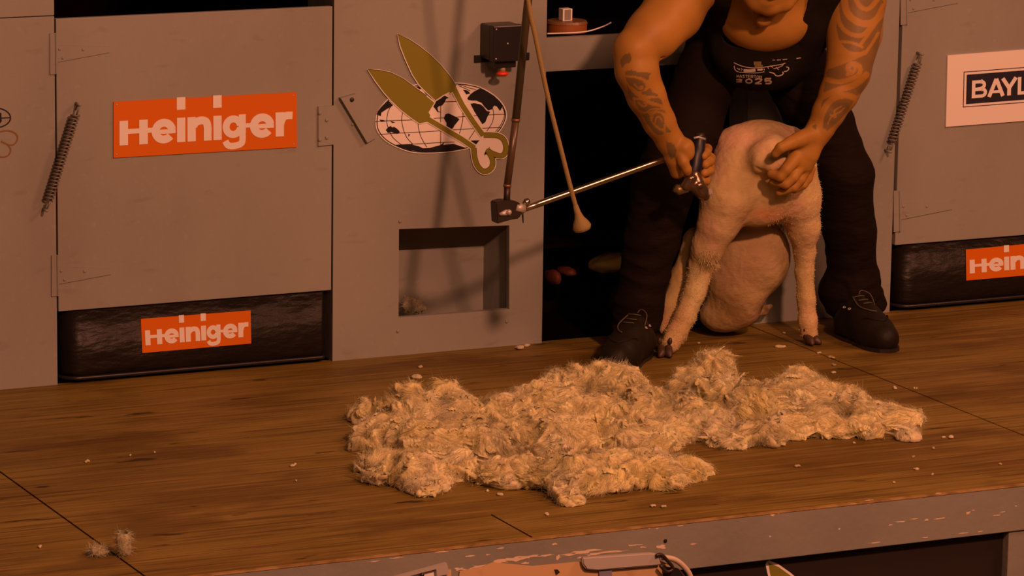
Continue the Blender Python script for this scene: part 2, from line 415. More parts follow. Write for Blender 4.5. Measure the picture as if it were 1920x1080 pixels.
# ------------------------------------------------------------------ swing doors and their hinges
def door(name, x0, x1, z0, z1):
    return struct(name, box(nb(), (x0, 0, z0), (x1, .02, z1), .002), GREY)
d1 = door('door_1', DL, DR, .2165, 1.064); d2 = door('door_2', 1.5945, 2.45, .2175, 1.064)
def strap_hinge(px, py, parent, flip=1, slope=-.05, Ltip=112):
    bm = nb(); pts = [(px, py-38), (px+11, py-39), (px+12, py+38), (px, py+39)]
    pxpoly(bm, pts, -.004, .004)
    tip = [(px+12, py-16), (px+12, py+16), (px+Ltip, py+3+slope*Ltip), (px+Ltip, py-8+slope*Ltip)]
    pxpoly(bm, tip, -.0035, .0033)
    tube(bm, [W(px+11, py-38, -.004), W(px+12, py+38, -.004)], .0035, 8)
    h = obj('hinge', bm, GREY, parent)
    bm = nb()
    for dx, dy in ((18, -8), (62, -5), (24, 9)): ball(bm, W(px+dx, py+dy+slope*dx, -.004), .0045, 10, (1, .5, 1))
    obj('screws', bm, GREY, h, True)
strap_hinge(94, 101, d1); strap_hinge(97, 517, d1, slope=-.05)
strap_hinge(1689, 8, d2, slope=-.05, Ltip=108); strap_hinge(1676, 396, d2, Ltip=110, slope=-.06)
bm = nb(); pxpoly(bm, [(597, 200), (626, 198), (626, 271), (597, 274)], -.006, .006); h = obj('hinge_plate', bm, GREY, d1)
bm = nb(); [ball(bm, W(x, y, -.007), .006, 10, (1, .5, 1)) for x, y in ((613, 225), (613, 258), (600, 212), (600, 262))]; obj('screws', bm, GREY, h, True)
t = obj('turn_button', pxpoly(nb(), [(639, 184), (668, 176), (706, 258), (689, 268)], -.016, .016), GREY)
o = W(672, 222, 0); rebase(t, o); tag(t, 'grey painted wooden turn button screwed at a slant left of the globe emblem', 'latch')
bm = nb(); ball(bm, W(660, 187, -.017), .007, 10, (1, .5, 1)); obj('screw', bm, IRON, t, True)
bm = nb()
for x, y in ((750, 415), (746, 621), (950, 603), (661, 233)): ball(bm, W(x, y, -.001), .0052, 10, (1, .7, 1))
obj('bolt_heads', bm, GREY, wc, True)

# ------------------------------------------------------------------ springs
def spring(px0, py0, px1, py1, label, group, rad=7.6, turns=25):
    a, b = W(px0, py0, -.022), W(px1, py1, -.022); t = thing('door_spring', label, 'spring', tuple(map(float, b)), group)
    r = M(rad, a); ax = b-a; L = np.linalg.norm(ax); ax /= L; u = np.cross(ax, (0, 1, 0)); u /= np.linalg.norm(u); v = np.cross(ax, u)
    bm = nb(); n = turns*14; pts = []
    for i in range(n+1):
        s = i/n; w = 2*math.pi*turns*s; pts.append(a+ax*L*(.09+.82*s)+r*(math.cos(w)*u+math.sin(w)*v))
    tube(bm, pts, .0029, 7); obj('coil', bm, SPRING, t, True)
    for e, d in ((a, 1), (b, -1)):
        bm = nb(); pts = [e+ax*L*.09*d+r*.9*v]
        for k in range(9):
            w = math.pi*k/8; pts.append(e+ax*d*(L*.05-.018*math.sin(w))+u*0+v*r*.9*math.cos(w))
        tube(bm, pts, .0028, 6); obj('hook', bm, SPRING, t, True)
        bm = nb(); tube(bm, [e-ax*d*.002+np.array([0, .022, 0]), e-ax*d*.002+np.array([0, -.012, 0])], .0045, 8); obj('pin', bm, GREY, t, True)
spring(147, 197, 86, 393, 'long coil spring slanting across the left edge of the left door', 'door springs')
spring(1726, 102, 1667, 283, 'shorter coil spring slanting across the gap right of the person', 'door springs', 7.2, 24)

# ------------------------------------------------------------------ lettering drawn with strokes
def arc(cx, cy, rx, ry, a0, a1, n=18): return [(cx+rx*math.cos(R(a0+(a1-a0)*i/n)), cy+ry*math.sin(R(a0+(a1-a0)*i/n))) for i in range(n+1)]
def brand_letters():
    T = 14.5; S = []
    S += [([(8, 0), (8, 45)], 16), ([(45, 0), (45, 45)], 16), ([(8, 25), (70, 25)], 9)]                # H with bar into e
    def e(cx): return [(arc(cx, 22, 15.5, 15.5, 8, 322, 26), T), ([(cx-18, 21), (cx+22, 21)], 8)]
    S += e(83)
    S += [([(115.5, 0), (115.5, 45)], 15.5), ([(115.5, 60), (115.5, 83)], 16)]
    S += [([(135, 0), (135, 45)], 15.5), (smoothline([(138, 28), (143, 35), (153, 38), (162, 35), (165, 25), (165, 12), (165, 0)], 4), 14.5)]
    S += [([(183.5, 0), (183.5, 45)], 15.5), ([(183.5, 60), (183.5, 83)], 16)]
    S += [(arc(213, 23, 13.5, 14.5, 0, 360, 26), 13), ([(230, 45), (230, 10)], 13), (smoothline([(230, 12), (230, -3), (226, -10), (213, -13), (203, -11), (198, -3)], 4), 12)]
    S += [([(225, 24), (256, 24)], 8)]
    S += e(267)
    S += [([(300, 0), (300, 45)], 15.5), (smoothline([(301, 22), (305, 33), (312, 38), (324, 38)], 4), 14)]
    return S
def draw_strokes(bm, S, mp, Y, th):
    for pts, w in S:
        L, Rr = stroke2(pts, w)
        strip(bm, [mp(*q) for q in L], [mp(*q) for q in Rr], Y, th)
def brand_sign(corners, Y, th, label, cat='sign', name='orange_sign', bend=None):
    tl, tr_, br, bl = [np.array(c, float) for c in corners]
    def mp(u, v):
        s, q = (11+u)/343, (22+v)/103
        return tuple((bl*(1-s)+br*s)*(1-q)+(tl*(1-s)+tr_*s)*q)
    bm = pxpoly(nb(), corners, Y, th); o = obj(name, bm, ORANGE)
    loc = W(*((bl+br)/2), Y); rebase(o, loc); tag(o, label, cat)
    bm = nb(); S = brand_letters(); draw_strokes(bm, S, mp, Y-.0012, .001)
    obj('lettering', bm, WHITE, o)
    return o, mp
s1, mp = brand_sign([(213, 191), (556, 173), (557, 276), (213, 296)], -.004, .0038, 'large orange sign with white lettering screwed to the left grey door')
for u, v in ((-5, 75), (326, 75), (-5, -16), (326, -16)): obj('screw', ball(nb(), W(*mp(u, v), -.0045), .0022, 8, (1, .5, 1)), STEEL, s1, True)
s2, _ = brand_sign([(264, 598), (470, 582), (471, 644), (267, 662)], -.008, .0012, 'small orange sticker on the left black bin under the door', 'sticker', 'orange_sticker')
s3, _ = brand_sign([(1811, 468), (2017, 449), (2018, 508), (1812, 526)], -.008, .0012, 'small orange sticker cut by the right edge, on the right black bin', 'sticker', 'orange_sticker')

# white board with the black framed name
def mb(u, v): return (1777+u-.025*v, 104+v-.077*u)
def bpoly(bm, a, b, c, d, Y, th): return pxpoly(bm, [mb(a, b), mb(c, b), mb(c, d), mb(a, d)], Y, th)
wb = obj('white_sign', bpoly(nb(), 0, 0, 290, 134, -.006, .0058), WHITE); rebase(wb, W(*mb(0, 134), -.006))
tag(wb, 'white board with a black framed name panel on the right grey door', 'sign')
bm = nb()
for (a, b, c, d) in ((31, 33, 260, 34.3), (31, 98.5, 260, 99.8), (31, 33, 32.3, 99.8), (258.7, 33, 260, 99.8)): bpoly(bm, a, b, c, d, -.0068, .0008)
obj('border_line', bm, NAVY, wb)
pb = obj('name_panel', bpoly(nb(), 37, 39, 254, 94, -.0072, .001), NAVY, wb)
bm = nb(); g = 6.4
def L_(x, pts, w=g): return ([(x+a, b) for a, b in pts], w)
cap = 33; up = lambda v: 84-v
S = [L_(47, [(3.2, 0), (3.2, cap)]), ]
S += [([(47+3, cap-3), (47+17, cap-3)]+arc(47+17, cap-9.2, 6.3, 6.2, 90, -90, 8)+[(47+3, 18-2.6)], 6), ([(47+3, 16), (47+19, 16)]+arc(47+19, 9.5, 6.6, 6.5, 90, -90, 8)+[(47+3, 3)], 6)]
S += [L_(77, [(2.5, 0), (15.5, cap)], 7), L_(77, [(28.5, 0), (15.5, cap)], 7), L_(77, [(7, 9), (24, 9)], 5)]
S += [L_(102, [(2.5, cap), (15, 14)], 7), L_(102, [(27.5, cap), (15, 14)], 7), L_(102, [(15, 16), (15, 0)], 7)]
S += [L_(133, [(3.2, cap), (3.2, 0)], 6.4), L_(133, [(3, 3), (20, 3)], 6)]
S += [L_(157, [(3.2, cap), (3.2, 0)], 6.4), L_(157, [(3, 3), (21, 3)], 6), L_(157, [(3, 30), (21, 30)], 6), L_(157, [(3, 16.5), (19, 16.5)], 6)]
S += [L_(180, [(2.5, cap), (15, 14)], 7), L_(180, [(27.5, cap), (15, 14)], 7), L_(180, [(15, 16), (15, 0)], 7)]
S += [(smoothline([(236, 27), (227, 30.5), (217, 27), (217, 20), (227, 16.5), (236, 12), (235, 5), (226, 2.5), (214, 6)], 3), 6.2)]
draw_strokes(bm, S, lambda u, v: mb(u, up(v)), -.0078, .0008); obj('lettering', bm, WHITE, pb)

# ------------------------------------------------------------------ globe and shears emblem
g5 = lambda x, y: (680+x/5.4, 140+y/5.4)
g3 = lambda x, y: (600+x/3, y/3)
em = thing('globe_emblem', 'oval globe emblem with crossed gold hand shears on the grey centre panel', 'emblem', tuple(map(float, W(820, 285, -.003))))
out = [(130, 470), (140, 400), (175, 335), (250, 250), (330, 190), (430, 140), (540, 98), (650, 75), (800, 70), (950, 80), (1060, 90), (1190, 122), (1310, 188), (1400, 265), (1450, 345), (1463, 420), (1443, 490), (1395, 570), (1330, 625), (1250, 680), (1150, 730), (1040, 758), (900, 783), (750, 796), (600, 798), (480, 785), (350, 740), (240, 680), (170, 610), (135, 540)]
obj('globe_board', pxpoly(nb(), smoothline(out+[out[0]], 3)[:-1], -.003, .0028, g5), WHITE, em)
cx, cy = np.mean(out, 0)
inn = [(cx+(x-cx)*.975+(0), cy+(y-cy)*.962) for x, y in out]
bm = nb(); pxstroke(bm, smoothline(inn+[inn[0]], 3)[:-1], 9, -.0036, .0006, g5, closed=True)
for ln in [[(130, 475), (300, 465), (500, 458), (800, 438), (1100, 420), (1300, 405), (1450, 400)], [(170, 605), (400, 590), (600, 580), (900, 560), (1150, 545), (1400, 535)], [(840, 275), (980, 270)], [(340, 712), (620, 697), (800, 686), (930, 682)],
           [(300, 300), (260, 370), (245, 460), (258, 540), (310, 640), (400, 715)], [(405, 380), (395, 460), (415, 560), (450, 640), (510, 705)], [(560, 490), (570, 560), (595, 640), (650, 735)], [(790, 310), (790, 520), (790, 720)],
           [(995, 290), (1015, 380), (1010, 480), (975, 615)], [(1310, 320), (1328, 400), (1310, 490), (1255, 575)], [(1415, 330), (1438, 400), (1410, 490), (1345, 580)], [(1150, 545), (1070, 665)], [(960, 95), (1010, 110), (1080, 135), (1150, 150)], [(970, 110), (1040, 140), (1090, 165)]]:
    pxstroke(bm, smoothline(ln, 3), 6, -.0036, .0006, g5)
obj('grid_lines', bm, BLACKINK, em)
bm = nb()
for poly in [[(262, 262), (308, 310), (290, 325), (250, 345), (190, 385), (185, 420), (160, 410), (142, 402), (155, 370), (185, 330), (225, 290)],
             [(235, 560), (260, 530), (285, 520), (300, 535), (320, 528), (345, 545), (372, 570), (375, 592), (345, 600), (310, 588), (290, 580), (258, 592)],
             [(713, 320), (745, 270), (800, 235), (825, 208), (872, 235), (845, 245), (835, 275), (805, 312), (775, 318), (757, 335), (765, 368), (798, 382), (758, 377), (735, 345)],
             [(822, 440), (840, 400), (870, 392), (920, 415), (982, 450), (950, 490), (930, 515), (900, 562), (868, 560), (850, 530), (850, 490)],
             [(1092, 295), (1130, 288), (1190, 300), (1220, 320), (1258, 368), (1292, 375), (1262, 430), (1243, 480), (1213, 502), (1180, 450), (1130, 370)],
             [(1060, 240), (1090, 200), (1130, 170), (1182, 143), (1260, 168), (1330, 213), (1390, 270), (1415, 325), (1392, 368), (1360, 322), (1332, 312), (1310, 350), (1272, 362), (1232, 322), (1205, 285), (1150, 262), (1110, 262), (1070, 255)],
             [(1018, 152), (1062, 160), (1092, 190), (1050, 200)],
             [(330, 715), (420, 706), (500, 708), (570, 725), (610, 745), (680, 742), (790, 712), (830, 680), (815, 712), (920, 700), (1045, 742), (900, 770), (750, 785), (600, 782), (450, 760)],
             [(1080, 668), (1170, 665), (1270, 642), (1200, 690), (1140, 708)], [(540, 122), (602, 108), (610, 128), (580, 150)], [(622, 172), (665, 182), (735, 268), (650, 212)],
             [(170, 455), (215, 460), (240, 472), (190, 478)], [(280, 468), (330, 482), (300, 490)], [(462, 600), (482, 605), (465, 630)]]:
    pxpoly(bm, poly, -.0038, .0008, g5)
obj('continents', bm, BLACKINK, em)
def shears(parent, tf3, tf5, Y):
    A = [(437, 193), (500, 222), (560, 262), (620, 310), (680, 368), (730, 430), (765, 482)]
    bA = A+[(745, 520), (735, 525), (728, 518), (692, 537), (650, 565), (600, 520), (560, 480), (520, 418), (480, 330), (452, 258)]
    bB = [(270, 392), (330, 395), (400, 410), (470, 445), (530, 490), (600, 540), (645, 578), (612, 632), (622, 650), (608, 685), (560, 695), (520, 668), (460, 622), (400, 565), (360, 520), (310, 452)]
    to3 = lambda p: ((680+p[0]/5.4-600)*3, (140+p[1]/5.4)*3)
    armA = [(745, 480), (800, 590), (860, 682), (918, 762)]
    armB = [(600, 665), (700, 725), (790, 778), (870, 832)]
    loop = [to3(p) for p in smoothline([(1125, 740), (1130, 800), (1140, 860), (1165, 925), (1210, 972), (1260, 975), (1308, 935), (1316, 870), (1295, 815), (1262, 770)], 4)]+[to3(p) for p in smoothline([(1262, 770), (1320, 800), (1395, 822), (1440, 795), (1450, 725), (1425, 655), (1370, 620), (1300, 612), (1225, 612)], 4)]
    bm = nb()
    def grow(poly, d):
        P = np.array(poly, float); c = []
        ar = sum(P[i][0]*P[(i+1) % len(P)][1]-P[(i+1) % len(P)][0]*P[i][1] for i in range(len(P)))
        sg = 1 if ar > 0 else -1
        for i in range(len(P)):
            t = P[(i+1) % len(P)]-P[i-1]; t /= np.hypot(*t); c.append(P[i]+sg*d*np.array([t[1], -t[0]]))
        return c
    for b in (bA, bB): pxpoly(bm, grow(b, 5), Y+.001, .0012, tf3)
    for b in (armA, armB): pxstroke(bm, b, 40, Y+.001, .0012, tf3)
    pxstroke(bm, loop, 40, Y+.001, .0012, tf3); pxpoly(bm, loop, Y+.001, .0012, tf3)
    obj('white_outline', bm, WHITE, parent)
    bm = nb()
    for b in (bA, bB): obj('blade_edge', pxstroke(nb(), b[:7 if b is bA else 6], 5, Y+.0003, .0005, tf3), GOLDD, parent)
    pxstroke(bm, loop, 31, Y+.0003, .0005, tf3); obj('dark_outline', bm, GOLDD, parent)
    bm = nb()
    for b in (bA, bB): pxpoly(bm, grow(b, -1.5), Y, .0009, tf3)
    for b in (armA, armB): pxstroke(bm, b, 28, Y, .0009, tf3)
    pxstroke(bm, loop, 26, Y, .0009, tf3); pxpoly(bm, [to3(p) for p in [(1240, 775), (1262, 745), (1290, 765), (1320, 800), (1325, 850), (1300, 860), (1275, 810)]], Y-.0003, .0009, tf3); obj('gold_shears', bm, GOLD, parent)
shears(em, g3, g5, -.0062)
# second emblem low on the skirt: only a blade tip shows
em2 = thing('shears_emblem', 'white edged gold blade tip of an emblem on the black stage skirt', 'emblem', tuple(map(float, W(1480, 1180, -2.035))))
tfb = lambda x, y: (1438+(x-437)/3*1.05, 1053+(y-193)/3*1.05)
bm = nb(); pts = [(437, 193), (450, 186), (500, 208), (560, 250), (620, 300), (680, 362), (730, 425), (770, 482), (650, 575), (600, 535), (540, 470), (500, 400), (465, 330), (440, 258), (430, 210)]
pxpoly(bm, pts, -2.033, .0025, tfb); obj('white_outline', bm, WHITE, em2)
bm = nb(); pts = [(446, 200), (500, 222), (556, 262), (615, 310), (672, 368), (722, 430), (752, 482), (650, 558), (600, 515), (555, 460), (515, 395), (480, 325), (455, 255)]
pxpoly(bm, pts, -2.0345, .0013, tfb); obj('gold_blade', bm, GOLD, em2)
# painted emblem cut by the left edge
em3 = thing('painted_emblem', 'thin black ring and brown shears outline painted at the left edge of the photo', 'emblem', tuple(map(float, W(2, 300, -.001))))
gl = lambda x, y: (x/4.15, 160+y/4.15)
bm = nb(); pxstroke(bm, [(-45+127*math.cos(a), 253+78*math.sin(a)) for a in np.linspace(0, 2*math.pi, 40)[:-1]], 10, -.0006, .0005, gl, closed=True)
pxstroke(bm, [(-165, 262), (82, 252)], 9, -.0006, .0005, gl); pxpoly(bm, [(-60, 200), (10, 215), (14, 280), (-20, 320), (-60, 300)], -.0006, .0005, gl); obj('ring', bm, BLACKINK, em3)
bm = nb(); pxstroke(bm, smoothline([(-20, 372), (0, 362), (60, 352), (112, 368), (138, 402), (125, 445), (95, 465), (60, 460), (10, 435)], 4), 11, -.0012, .0005, gl)
pxstroke(bm, smoothline([(60, 460), (84, 500), (70, 540), (35, 558), (-5, 553), (-40, 530)], 4), 11, -.0012, .0005, gl); obj('shears_outline', bm, mat('brown_line', (.2, .11, .03), .6), em3)

# ------------------------------------------------------------------ black bins under the doors
def bin_(x0, x1, label):
    t = thing('black_bin', label, 'bin', ((x0+x1)/2, .14, 0), 'black bins under the doors')
    bm = nb(); n = 10; r = .055; P = []
    for cx_, cy_, a0 in ((x0+r, -.006+r, 180), (x1-.012, -.006+.012, 270), (x1-.012, .27, 0), (x0+r, .27, 90)):
        rr = r if cx_ < (x0+x1)/2 else .012
        for k in range(n+1): a = R(a0+90*k/n); P.append((cx_+rr*math.cos(a), cy_+rr*math.sin(a)))
    rows = []
    for z, ins in ((.012, .012), (.018, .004), (.04, 0), (.213, 0), (.213, 0)):
        rows.append([bm.verts.new((x+(1 if x < (x0+x1)/2 else -1)*ins, y+ins*(1 if y < .1 else -1), z)) for x, y in P])
    for a, b in zip(rows[:-2], rows[1:-1]):
        for i in range(len(P)): bm.faces.new((a[i], a[(i+1) % len(P)], b[(i+1) % len(P)], b[i]))
    bm.faces.new(rows[0][::-1]); bm.faces.new(rows[-2]); [bm.verts.remove(v) for v in rows[-1]]
    obj('shell', bm, BLACKV, t, True)
    bm = nb(); tube(bm, [(x, y, .016) for x, y in P]+[(P[0][0], P[0][1], .016)], .006, 8); obj('bottom_piping', bm, BLACKP, t, True)
    bm = nb(); box(bm, (x0+.05, .02, 0), (x1-.05, .25, .012)); obj('base', bm, DARK, t)
bin_(-1.185, -.372, 'black vinyl bin under the left door carrying the small orange sticker')
bin_(1.612, 2.44, 'black vinyl bin under the right door at the right edge')

# ------------------------------------------------------------------ shelf in the recess with its things
zt = W(1090, 68, .05)[2]; zbm = W(1090, 131, .05)[2]
sh = struct('shelf', box(nb(), (.352, .05, zbm), (1.047, .072, zt), .001), GREY); obj('board', box(nb(), (.352, .072, zt-.018), (1.047, .42, zt-.001)), DARK, sh)
BR = mat('amber_wood_tray', (.28, .09, .02), .5); 
p = F(1075, 66, zt+.003); p[1] = .13; p = W(1068, 62, .14)
t = thing('round_tin', 'amber round tin on the shelf in the dark recess', 'tin', (p[0], .16, zt))
bm = nb(); bmesh.ops.create_cone(bm, cap_ends=True, segments=40, radius1=.062, radius2=.062, depth=.026, matrix=Matrix.Translation((p[0], .16, zt+.0135))); obj('body', bm, BR, t)
bm = nb(); bmesh.ops.create_cone(bm, cap_ends=True, segments=40, radius1=.064, radius2=.06, depth=.008, matrix=Matrix.Translation((p[0], .16, zt+.031))); obj('lid', bm, mat('tin_lid', (.2, .1, .04), .4), t)
q = W(1060, 45, .16)
t = thing('white_box', 'tiny pale carton standing on the amber round tin', 'box', (q[0], .16, zt+.035))
bm = nb(); box(bm, (q[0]-.016, .145, zt+.0352), (q[0]+.016, .175, zt+.072), .001); obj('carton', bm, WHITE, t)
bm = nb(); box(bm, (q[0]-.0105, .1436, zt+.038), (q[0]+.0105, .145, zt+.070)); obj('label_panel', bm, mat('grey_label', (.25, .23, .2), .5), t)
bm = nb(); tube(bm, [W(x, y, .075) for x, y in smoothline([(1026, 63), (1060, 62), (1100, 59), (1130, 50), (1146, 42)], 4)], .0022, 8)
o = obj('string', bm, WHITE, None, True); rebase(o, W(1060, 62, .075)); tag(o, 'thin pale string lying along the front of the shelf', 'string')
# dim sack and trays low in the recess
def sack(name, label, px, py, Y, rx, rz, m, sl=0):
    c = W(px, py, Y); s = SDF(c-.2, c+.2, .006); s.ell(c, (M(rx, c), .05, M(rz, c)), ax=[[math.cos(sl), 0, math.sin(sl)], [0, 1, 0], [-math.sin(sl), 0, math.cos(sl)]])
    V, Fc = s.mesh(); V += .006*fbm(V, 30, 3)[:, None]*np.array([0, 0, 1])
    o = npmesh(name, V-c, Fc, m); o.location = tuple(map(float, c)); tag(o, label, name.split('_')[-1])
bm = nb(); box(bm, (.36, .44, -.012), (1.03, .46, .26)); box(bm, (.36, .2, .25), (1.03, .46, .262)); 
lw = obj('low_ledge', bm, DARK); rebase(lw, (.7, .3, 0)); tag(lw, 'low black ledge board deep in the dark recess behind the left leg', 'ledge')
sack('pale_sack', 'dim pale cloth sack lying on the ledge in the dark recess', 1150, 490, .3, 52, 17, mat('sack_cloth', (.4, .36, .1), .9), .15)
sack('amber_pouch', 'dim amber pouch on the ledge against the centre panel edge', 1036, 519, .27, 12, 15, mat('amber_cloth', (.09, .02, .004), .7))
sack('rust_pouch', 'dim rust pouch on the ledge between amber pouch and sack', 1062, 509, .27, 16, 9, mat('amber_cloth2', (.08, .016, .003), .7), -.1)

# ------------------------------------------------------------------ isolator switch box
t = thing('switch_box', 'black electric switch box with a red button on the grey centre panel', 'switch', tuple(map(float, W(945, 130, 0))))
fy = -.1; tl, tr_, br, bl = W(926, 49, fy), W(985, 45, fy), W(972, 122, fy), W(925, 117, fy)
tr_ = W(983, 44, fy); br = W(982, 121, fy)
x0, x1 = tl[0], tr_[0]; z1_, z0_ = tl[2], bl[2]
bm = nb(); box(bm, (x0, fy, z0_), (x1, fy+.03, z1_), .004); obj('cover', bm, BLACKP, t)
bm = nb(); box(bm, (x0+.002, fy+.031, z0_+.002), (x1-.002, -.004, z1_-.002), .003); obj('housing', bm, mat('box_side', (.04, .03, .025), .4), t)
bm = nb(); box(bm, (x0+.015, fy+.02, z0_-.022), (x1-.015, -.03, z0_), .003); obj('gland', bm, BLACKP, t)
bm = nb()
for (x, z) in ((x0+.008, z1_-.01), (x1-.008, z1_-.01), (x0+.008, z0_+.01), (x1-.008, z0_+.01), ((x0+x1)/2-.004, (z0_+z1_)/2)): obj('screw', ball(nb(), (x, fy-.001, z), .0028, 8, (1, .6, 1)), STEEL, t, True)
bm = nb(); a = W(889, 110, -.003); b = W(992, 116, -.003)
box(bm, (a[0], -.006, a[2]-.012), (x0+.03, -.0005, a[2]+.01), .001); box(bm, (x1-.03, -.006, a[2]-.012), (b[0], -.0005, a[2]+.01), .001); obj('bracket', bm, BLACKP, t)
bm = nb(); bc = W(942, 138, -.07)
ball(bm, bc, .019, 20, (1, .8, .42)); obj('button', bm, RED, t, True)
bm = nb(); tube(bm, [(bc[0], bc[1], bc[2]+.004), (bc[0], bc[1], z0_-.018)], .009, 12); obj('button_stem', bm, mat('cream_plastic', (.3, .25, .15), .5), t, True)

# ------------------------------------------------------------------ hanging shearing gear
YD = -.57
t = thing('shearing_machine_arm', 'jointed shearing machine down tube with bright steel lower arm reaching the hand', 'shearing machine', tuple(map(float, W(950, 395, YD))))
top = W(990, 0, YD); jn = W(950, 388, YD); d = (top-jn)/np.linalg.norm(top-jn)
jA = W(967, 225, YD); jB = W(951, 348, YD)
bm = nb(); tube(bm, [jA, top+d*.9], .0115, 14); obj('upper_tube', bm, TUBE2, t, True)
bm = nb(); tube(bm, [jB, jA], .0105, 14); obj('middle_tube', bm, TUBE, t, True)
brs = mat('brass_brown', (.25, .13, .06), .4, .5)
for q, rr in ((jA, .0128), (jB, .0118)): bm = nb(); tube(bm, [q-d*.004, q+d*.004], rr, 14); obj('ferrule', bm, brs, t, True)
bm = nb(); tube(bm, [jn, jB], .0095, 12); obj('neck', bm, IRON, t, True)
bm = nb(); prism(bm, [W(x, y, YD-.02) for x, y in [(930, 380), (945, 376), (962, 377), (975, 380), (982, 395), (974, 410), (960, 412), (932, 420)]], (0, .04, 0))
bmesh.ops.bevel(bm, geom=bm.edges[:], offset=.003, segments=2, affect='EDGES'); kn = obj('joint_housing', bm, IRON, t)
bm = nb(); c = W(954, 398, YD-.024); ball(bm, c, .0085, 14); prism(bm, [W(x, y, YD-.024) for x, y in [(936, 400), (950, 393), (958, 404), (938, 404)]], (0, .004, 0)); obj('pin', bm, STEEL, kn, True)
bm = nb(); tube(bm, [W(966, 388, YD-.01), W(982, 392, YD-.01)], .014, 12); tube(bm, [W(972, 398, YD-.01), W(984, 391, YD-.01)], .007, 10); obj('swivel', bm, STEEL, kn, True)
bm = nb(); tube(bm, [W(979, 392, YD-.015), W(981, 418, YD-.015)], [.004, .0015], 8); obj('lever', bm, IRON, kn, True)
e0 = W(980, 393, YD); e1 = W(1238, 301, -.47); e2 = W(1292, 283, -.455)
bm = nb(); tube(bm, [e0, e0+(e1-e0)*.12, e1, e1+(e1-e0)*.12], [.0085, .0095, .0095, .0095], 18); arm = obj('lower_arm', bm, CHROME, t, True)
bm = nb(); ball(bm, W(987, 379, YD-.008), .0115, 14); tube(bm, [W(987, 379, YD-.008), W(984, 391, YD-.006)], .005, 8); obj('ball_catch', bm, CHROME, arm, True)
# pull cord
t = thing('pull_cord', 'tan pull cord with a bulb end hanging in front of the steel arm', 'cord', tuple(map(float, W(1090, 430, -.68))))
yc = -.68
bm = nb(); pts = smoothline([(970, -180), (990, 0), (1004, 70), (1028, 185), (1053, 285), (1072, 360), (1081, 392)], 6)
tube(bm, [W(x, y, yc) for x, y in pts], .0068, 10); obj('cord', bm, ROPE, t, True)
bm = nb(); a, b = W(1079, 385, yc), W(1093, 432, yc)
tube(bm, [a+(b-a)*k for k in (0, .3, .5, .7, .85, .97, 1)], [.0072, .0095, .014, .023, .0275, .024, .012], 18); obj('bulb', bm, ROPE, t, True)

# ------------------------------------------------------------------ clipboards held up in front of the stage
def clipboard(label, edge, th, Yc, clipspec, first):
    t = thing('clipboard', label, 'clipboard', tuple(map(float, W(edge[0][0]+100, 1140, Yc))))
    bm = nb(); pxpoly(bm, edge, Yc, .005); obj('board', bm, TAN, t)
    return t
cb = clipboard('tan clipboard with a long dull steel clip at its upper right corner', [(862, 1072), (905, 1063), (925, 1055), (1000, 1062), (1095, 1053), (1240, 1052), (1275, 1068), (1300, 1100), (1300, 1184), (850, 1186)], .005, -2.32, None, 1)
bm = nb(); pxpoly(bm, [(1092, 1046), (1222, 1037), (1236, 1040), (1240, 1060), (1120, 1070), (1100, 1068), (1093, 1058)], -2.335, .014); bmesh.ops.bevel(bm, geom=bm.edges[:], offset=.003, segments=2, affect='EDGES'); obj('clip', bm, STEEL, cb)
bm = nb(); tube(bm, [W(x, y, -2.34) for x, y in smoothline([(1230, 1042), (1240, 1040), (1252, 1052), (1262, 1066), (1250, 1072), (1238, 1060)], 4)], .0045, 8); obj('clip_spring', bm, IRON, cb, True)
bm = nb(); tube(bm, [W(x, y, -2.33) for x, y in smoothline([(1236, 1045), (1262, 1048), (1282, 1062), (1296, 1085), (1300, 1130)], 4)], .007, 8); obj('rim', bm, mat('pale_strap', (.5, .42, .33), .5), cb, True)
bm = nb(); pxpoly(bm, [(1123, 1070), (1147, 1069), (1150, 1120), (1128, 1120)], -2.326, .003); obj('blue_tab', bm, mat('blue_grey_tape', (.2, .2, .3), .5), cb)
bm = nb(); pxpoly(bm, [(1243, 1062), (1272, 1066), (1290, 1090), (1290, 1110), (1250, 1110)], -2.327, .006); obj('black_pad', bm, BLACKP, cb)
bm = nb(); pxpoly(bm, [(1040, 1068), (1046, 1068), (1050, 1073), (1043, 1078)], -2.3225, .002); obj('nick', bm, IRON, cb)
cb2 = thing('clipboard', 'white sheet under a steel clip, left of the tan clipboard', 'clipboard', tuple(map(float, W(760, 1140, -2.32))))
bm = nb(); pxpoly(bm, [(700, 1094), (846, 1068), (846, 1176), (690, 1178)], -2.32, .004); obj('board', bm, TAN, cb2)
bm = nb(); pxpoly(bm, [(720, 1092), (815, 1067), (818, 1080), (835, 1170), (720, 1170)], -2.3225, .001); obj('paper', bm, WHITE, cb2)
bm = nb(); pxpoly(bm, [(735, 1084), (838, 1056), (843, 1076), (820, 1081), (818, 1067), (745, 1086)], -2.334, .012); obj('clip', bm, STEEL, cb2)
bm = nb(); ball(bm, W(791, 1078, -2.336), .006, 10); obj('rivet', bm, BLACKP, cb2, True)
# bench that carries them just below the picture
zb_ = float(min(W(850, 1186, -2.32)[2], W(1300, 1184, -2.32)[2], W(690, 1178, -2.32)[2]))-.002
t = thing('judging_bench', 'narrow bench in front of the stage carrying the two clipboards', 'bench', (-.5, -2.33, -.9))
obj('bench_top', box(nb(), (-1.2, -2.45, zb_-.03), (-.2, -2.2, zb_)), BLACKW, t)
for x in (-1.15, -.25): obj('leg', box(nb(), (x-.03, -2.36, -.9), (x+.03, -2.3, zb_-.03)), BLACKW, t)

